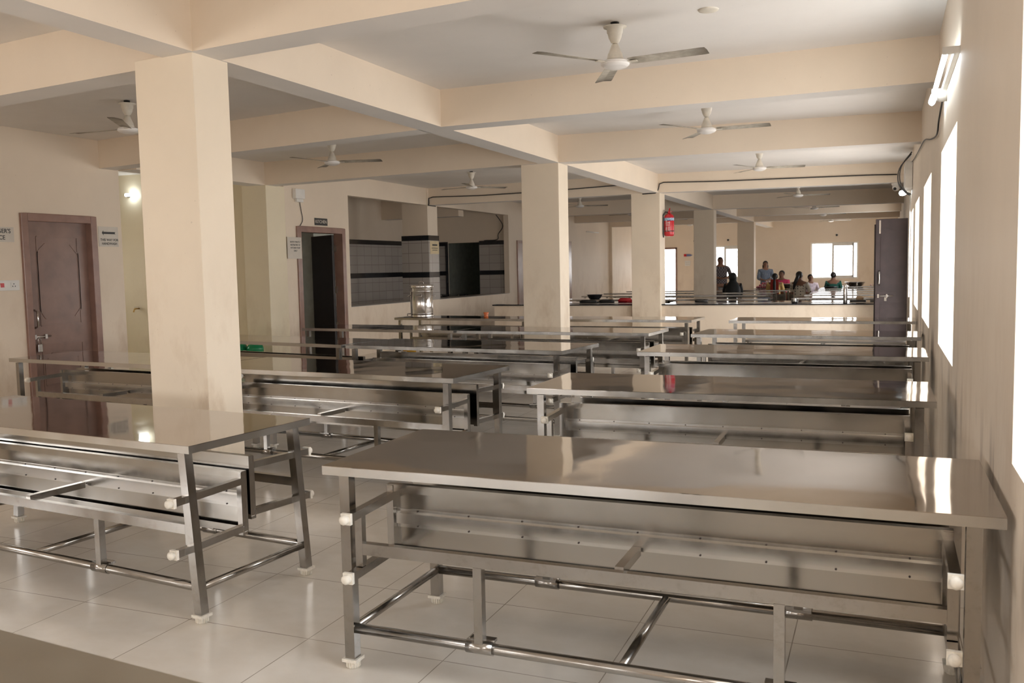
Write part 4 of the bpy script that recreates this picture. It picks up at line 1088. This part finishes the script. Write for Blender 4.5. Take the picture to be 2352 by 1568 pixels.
    c0 = ca((0, 0, Z(1.08)), 0.15 * s, 0.112 * s)
    c1 = ca((0, 0, hip), 0.175 * s, 0.13 * s, c0)
    if pose == 'stand' and lower is None:
        c1b = ca((0, 0, hem), 0.20 * s, 0.14 * s, c1)
    c2 = ca((0, -0.01, Z(1.28)), 0.170 * s, 0.122 * s, c0)
    c3 = ca((0, 0.0, Z(1.405)), 0.135 * s, 0.088 * s, c2); ca((0, 0.0, Z(1.445)), 0.075 * s, 0.066 * s, c3)
    for sx in (-1, 1):
        a0 = ca((sx * 0.168 * s, 0, Z(1.385)), 0.068 * s, 0.068 * s, c3)
        V0 = V
        if arms == 'front': el = (sx * 0.215 * s, -0.06 * s, Z(1.12))
        elif arms == 'table': el = (sx * 0.215 * s, -0.11 * s, Z(1.15))
        else: el = (sx * 0.215 * s, 0.02, Z(1.12))
        ce = ca(el, 0.054 * s, 0.054 * s, a0)
        if arms == 'front': ca((sx * 0.13 * s, -0.19 * s, Z(1.09)), 0.042 * s, 0.042 * s, ce)
    skin_mesh('top', C, CE, cloth, r)
    if pose == 'stand':
        T = [(0, 0, Z(0.93), 0.150 * s, 0.115 * s)]; TE = []
        for sx in (-1, 1):
            T += [(sx * 0.095 * s, 0, 0.50 * s, 0.078 * s, 0.078 * s), (sx * 0.10 * s, 0.01, 0.12 * s, 0.065 * s, 0.065 * s)]; k_ = len(T); TE += [(0, k_ - 2), (k_ - 2, k_ - 1)]
        skin_mesh('trousers', T, TE, lower or plain('trouser_cloth', (0.25, 0.28, 0.38), 0.8), r)
    else:
        T = [(0, 0, hip, 0.175 * s, 0.12 * s)]; TE = []
        for sx in (-1, 1):
            T += [(sx * 0.10 * s, -0.38 * s, hip, 0.085 * s, 0.080 * s), (sx * 0.10 * s, -0.42 * s, 0.14, 0.085 * s, 0.085 * s)]; k_ = len(T); TE += [(0, k_ - 2), (k_ - 2, k_ - 1)]
        skin_mesh('skirt', T, TE, lower or cloth, r)
    # hair
    hb = MB(); ellipsoid(hb, (0, 0.030 * s, hz + 0.018 * s), (0.088 * s, 0.090 * s, 0.096 * s), 18, 12)
    hm = hb.build('hair', M_HAIR, r)
    if hair == 'braid':
        MB().tube([(0, 0.09 * s, hz), (0, 0.115 * s, hz - 0.12 * s), (0, 0.155 * s, hz - 0.25 * s), (0, 0.155 * s, hz - 0.42 * s), (0, 0.15 * s, hz - 0.60 * s)], [0.055 * s, 0.045 * s, 0.042 * s, 0.04 * s, 0.02 * s], 12).build('braid', M_HAIR, hm)
    elif hair == 'ponytail':
        MB().tube([(0, 0.09 * s, hz + 0.02 * s), (0.02, 0.14 * s, hz - 0.08 * s), (0.06, 0.16 * s, hz - 0.20 * s), (0.10, 0.15 * s, hz - 0.36 * s)], [0.05 * s, 0.045 * s, 0.045 * s, 0.02 * s], 12).build('ponytail', M_HAIR, hm)
    elif hair == 'long':
        b_ = MB(); ellipsoid(b_, (0, 0.05 * s, hz - 0.08 * s), (0.100 * s, 0.055 * s, 0.16 * s), 14, 10); b_.build('long_hair', M_HAIR, hm)
    elif hair == 'bun':
        b_ = MB(); ellipsoid(b_, (0, 0.10 * s, hz - 0.0 * s), (0.045 * s, 0.04 * s, 0.045 * s), 12, 8); b_.build('bun', M_HAIR, hm)
    return r

def check_cloth(name, c1, c2, scale):
    m, t, b = new_mat(name); ck = N(t, 'ShaderNodeTexChecker'); ck.inputs['Scale'].default_value = scale
    ck.inputs['Color1'].default_value = (*c1, 1); ck.inputs['Color2'].default_value = (*c2, 1)
    t.links.new(N(t, 'ShaderNodeTexCoord').outputs['Object'], ck.inputs[0]); t.links.new(ck.outputs[0], b.inputs['Base Color']); b.inputs['Roughness'].default_value = 0.8
    return m
def dotted_cloth(name, base, dot, scale, size=0.28):
    m, t, b = new_mat(name); vo = N(t, 'ShaderNodeTexVoronoi'); vo.inputs['Scale'].default_value = scale; vo.inputs['Randomness'].default_value = 0.25
    t.links.new(N(t, 'ShaderNodeTexCoord').outputs['Object'], vo.inputs['Vector'])
    t.links.new(ramp(t, vo.outputs['Distance'], dot, base, size, size + 0.06), b.inputs['Base Color']); b.inputs['Roughness'].default_value = 0.8
    return m

person('person standing by a far column in a dark checked shirt, hands at the waist', -4.42, 26.9, d2(25), 1.66, 'stand', check_cloth('checked_shirt', (0.05, 0.04, 0.05), (0.20, 0.17, 0.17), 26), plain('grey_trousers', (0.25, 0.24, 0.24), 0.8), M_SKIN, 'short', 'front', bw=1.38)
person('person standing in a blue grey patterned long top with loose black hair', -3.253, 27.9, d2(10), 1.52, 'stand', dotted_cloth('blue_kurta', (0.20, 0.26, 0.36), (0.45, 0.50, 0.56), 26), None, M_SKIN2, 'long', 'front')
p_ = person('person seated with back to the camera, yellow and red dress, long black braid', -2.69, 25.22, d2(180), 1.50, 'sit', plain('pale_yellow_cloth', (0.72, 0.50, 0.20), 0.8), plain('deep_red_skirt', (0.30, 0.03, 0.04), 0.8), M_SKIN, 'braid', 'table')
b = MB(); b.prism([(-0.12, 0.0), (0.12, 0.0), (0.10, 0.42), (-0.10, 0.42)], 0.0, 0.01); b.map(lambda x, y, z: (x, 0.118 + z, 0.60 + y)).build('red_back_panel', plain('red_cloth', (0.42, 0.04, 0.03), 0.8), p_)
person('person seated facing the camera in a bright pink and red top', -2.712, 27.15, d2(-10), 1.62, 'sit', plain('pink_cloth', (0.62, 0.05, 0.14), 0.8), plain('maroon_cloth', (0.12, 0.02, 0.03), 0.8), M_SKIN, 'bun', 'table')
person('person seated in the aisle, white dress with dark dots, black ponytail', -1.92, 23.55, d2(165), 1.62, 'sit', dotted_cloth('dotted_white_cloth', (0.62, 0.57, 0.48), (0.04, 0.04, 0.04), 15, 0.22), dotted_cloth('dotted_white_skirt', (0.62, 0.57, 0.48), (0.04, 0.04, 0.04), 15, 0.22), M_SKIN, 'ponytail', 'table')
person('person seated in white and pink, half hidden behind the dotted dress', -1.80, 25.55, d2(20), 1.40, 'sit', plain('white_pink_cloth', (0.68, 0.58, 0.64), 0.8, var=0.25, scale=12), None, M_SKIN, 'short', 'table')
person('person seated with back to the camera in a dark green top before the far window', -1.271, 26.62, d2(180), 1.48, 'sit', plain('dark_green_cloth', (0.015, 0.10, 0.075), 0.8), plain('green_skirt', (0.012, 0.08, 0.06), 0.8), M_SKIN, 'bun', 'table')
p_ = person('person seated in black with covered head, beside the far column', -3.537, 23.42, d2(190), 1.58, 'sit', plain('black_cloth', (0.010, 0.012, 0.014), 0.7), plain('black_skirt', (0.010, 0.012, 0.014), 0.7), M_SKIN, 'short', 'table')
b = MB(); hz_ = 1.60 * 1.58 / 1.7 + 0.47 - 0.9 * 1.58 / 1.7
ellipsoid(b, (0, 0.03, hz_ + 0.01), (0.098, 0.105, 0.112), 16, 10)
b.lathe([(0.098, 0.0), (0.092, -0.10), (0.14, -0.17), (0.185, -0.24), (0.215, -0.42), (0.22, -0.62)], (0, 0.03, hz_), 20, sx=1.0, sy=0.72)
b.build('black_veil', plain('black_veil_cloth', (0.008, 0.010, 0.012), 0.6), p_)
# stools the seated people use
stool_m = None
for i, (x, y, lab) in enumerate(((-2.69, 25.22, 'the yellow dressed person'), (-2.712, 27.15, 'the pink dressed person'), (-1.92, 23.55, 'the person in the dotted dress'), (-1.80, 25.55, 'the person in white and pink'), (-1.271, 26.62, 'the person in green'), (-3.537, 23.42, 'the person in black'))):
    if i == 0:
        st = empty('stool', (x, y, 0))
        MB().box(-0.16, 0.16, -0.12, 0.16, 0.345, 0.375).build('seat', M_RIM, st)
        for a in (-1, 1):
            for c_ in (-1, 1): MB().box(a * 0.14 - 0.012, a * 0.14 + 0.012, c_ * 0.12 + 0.02 - 0.012, c_ * 0.12 + 0.02 + 0.012, 0, 0.345).build('leg', M_TUBE, st)
        s0 = st
    else:
        st = copy_tree(s0); st.location = (x, y, 0)
    tag(st, 'low steel stool under ' + lab, 'stool', 'stools of the seated people')
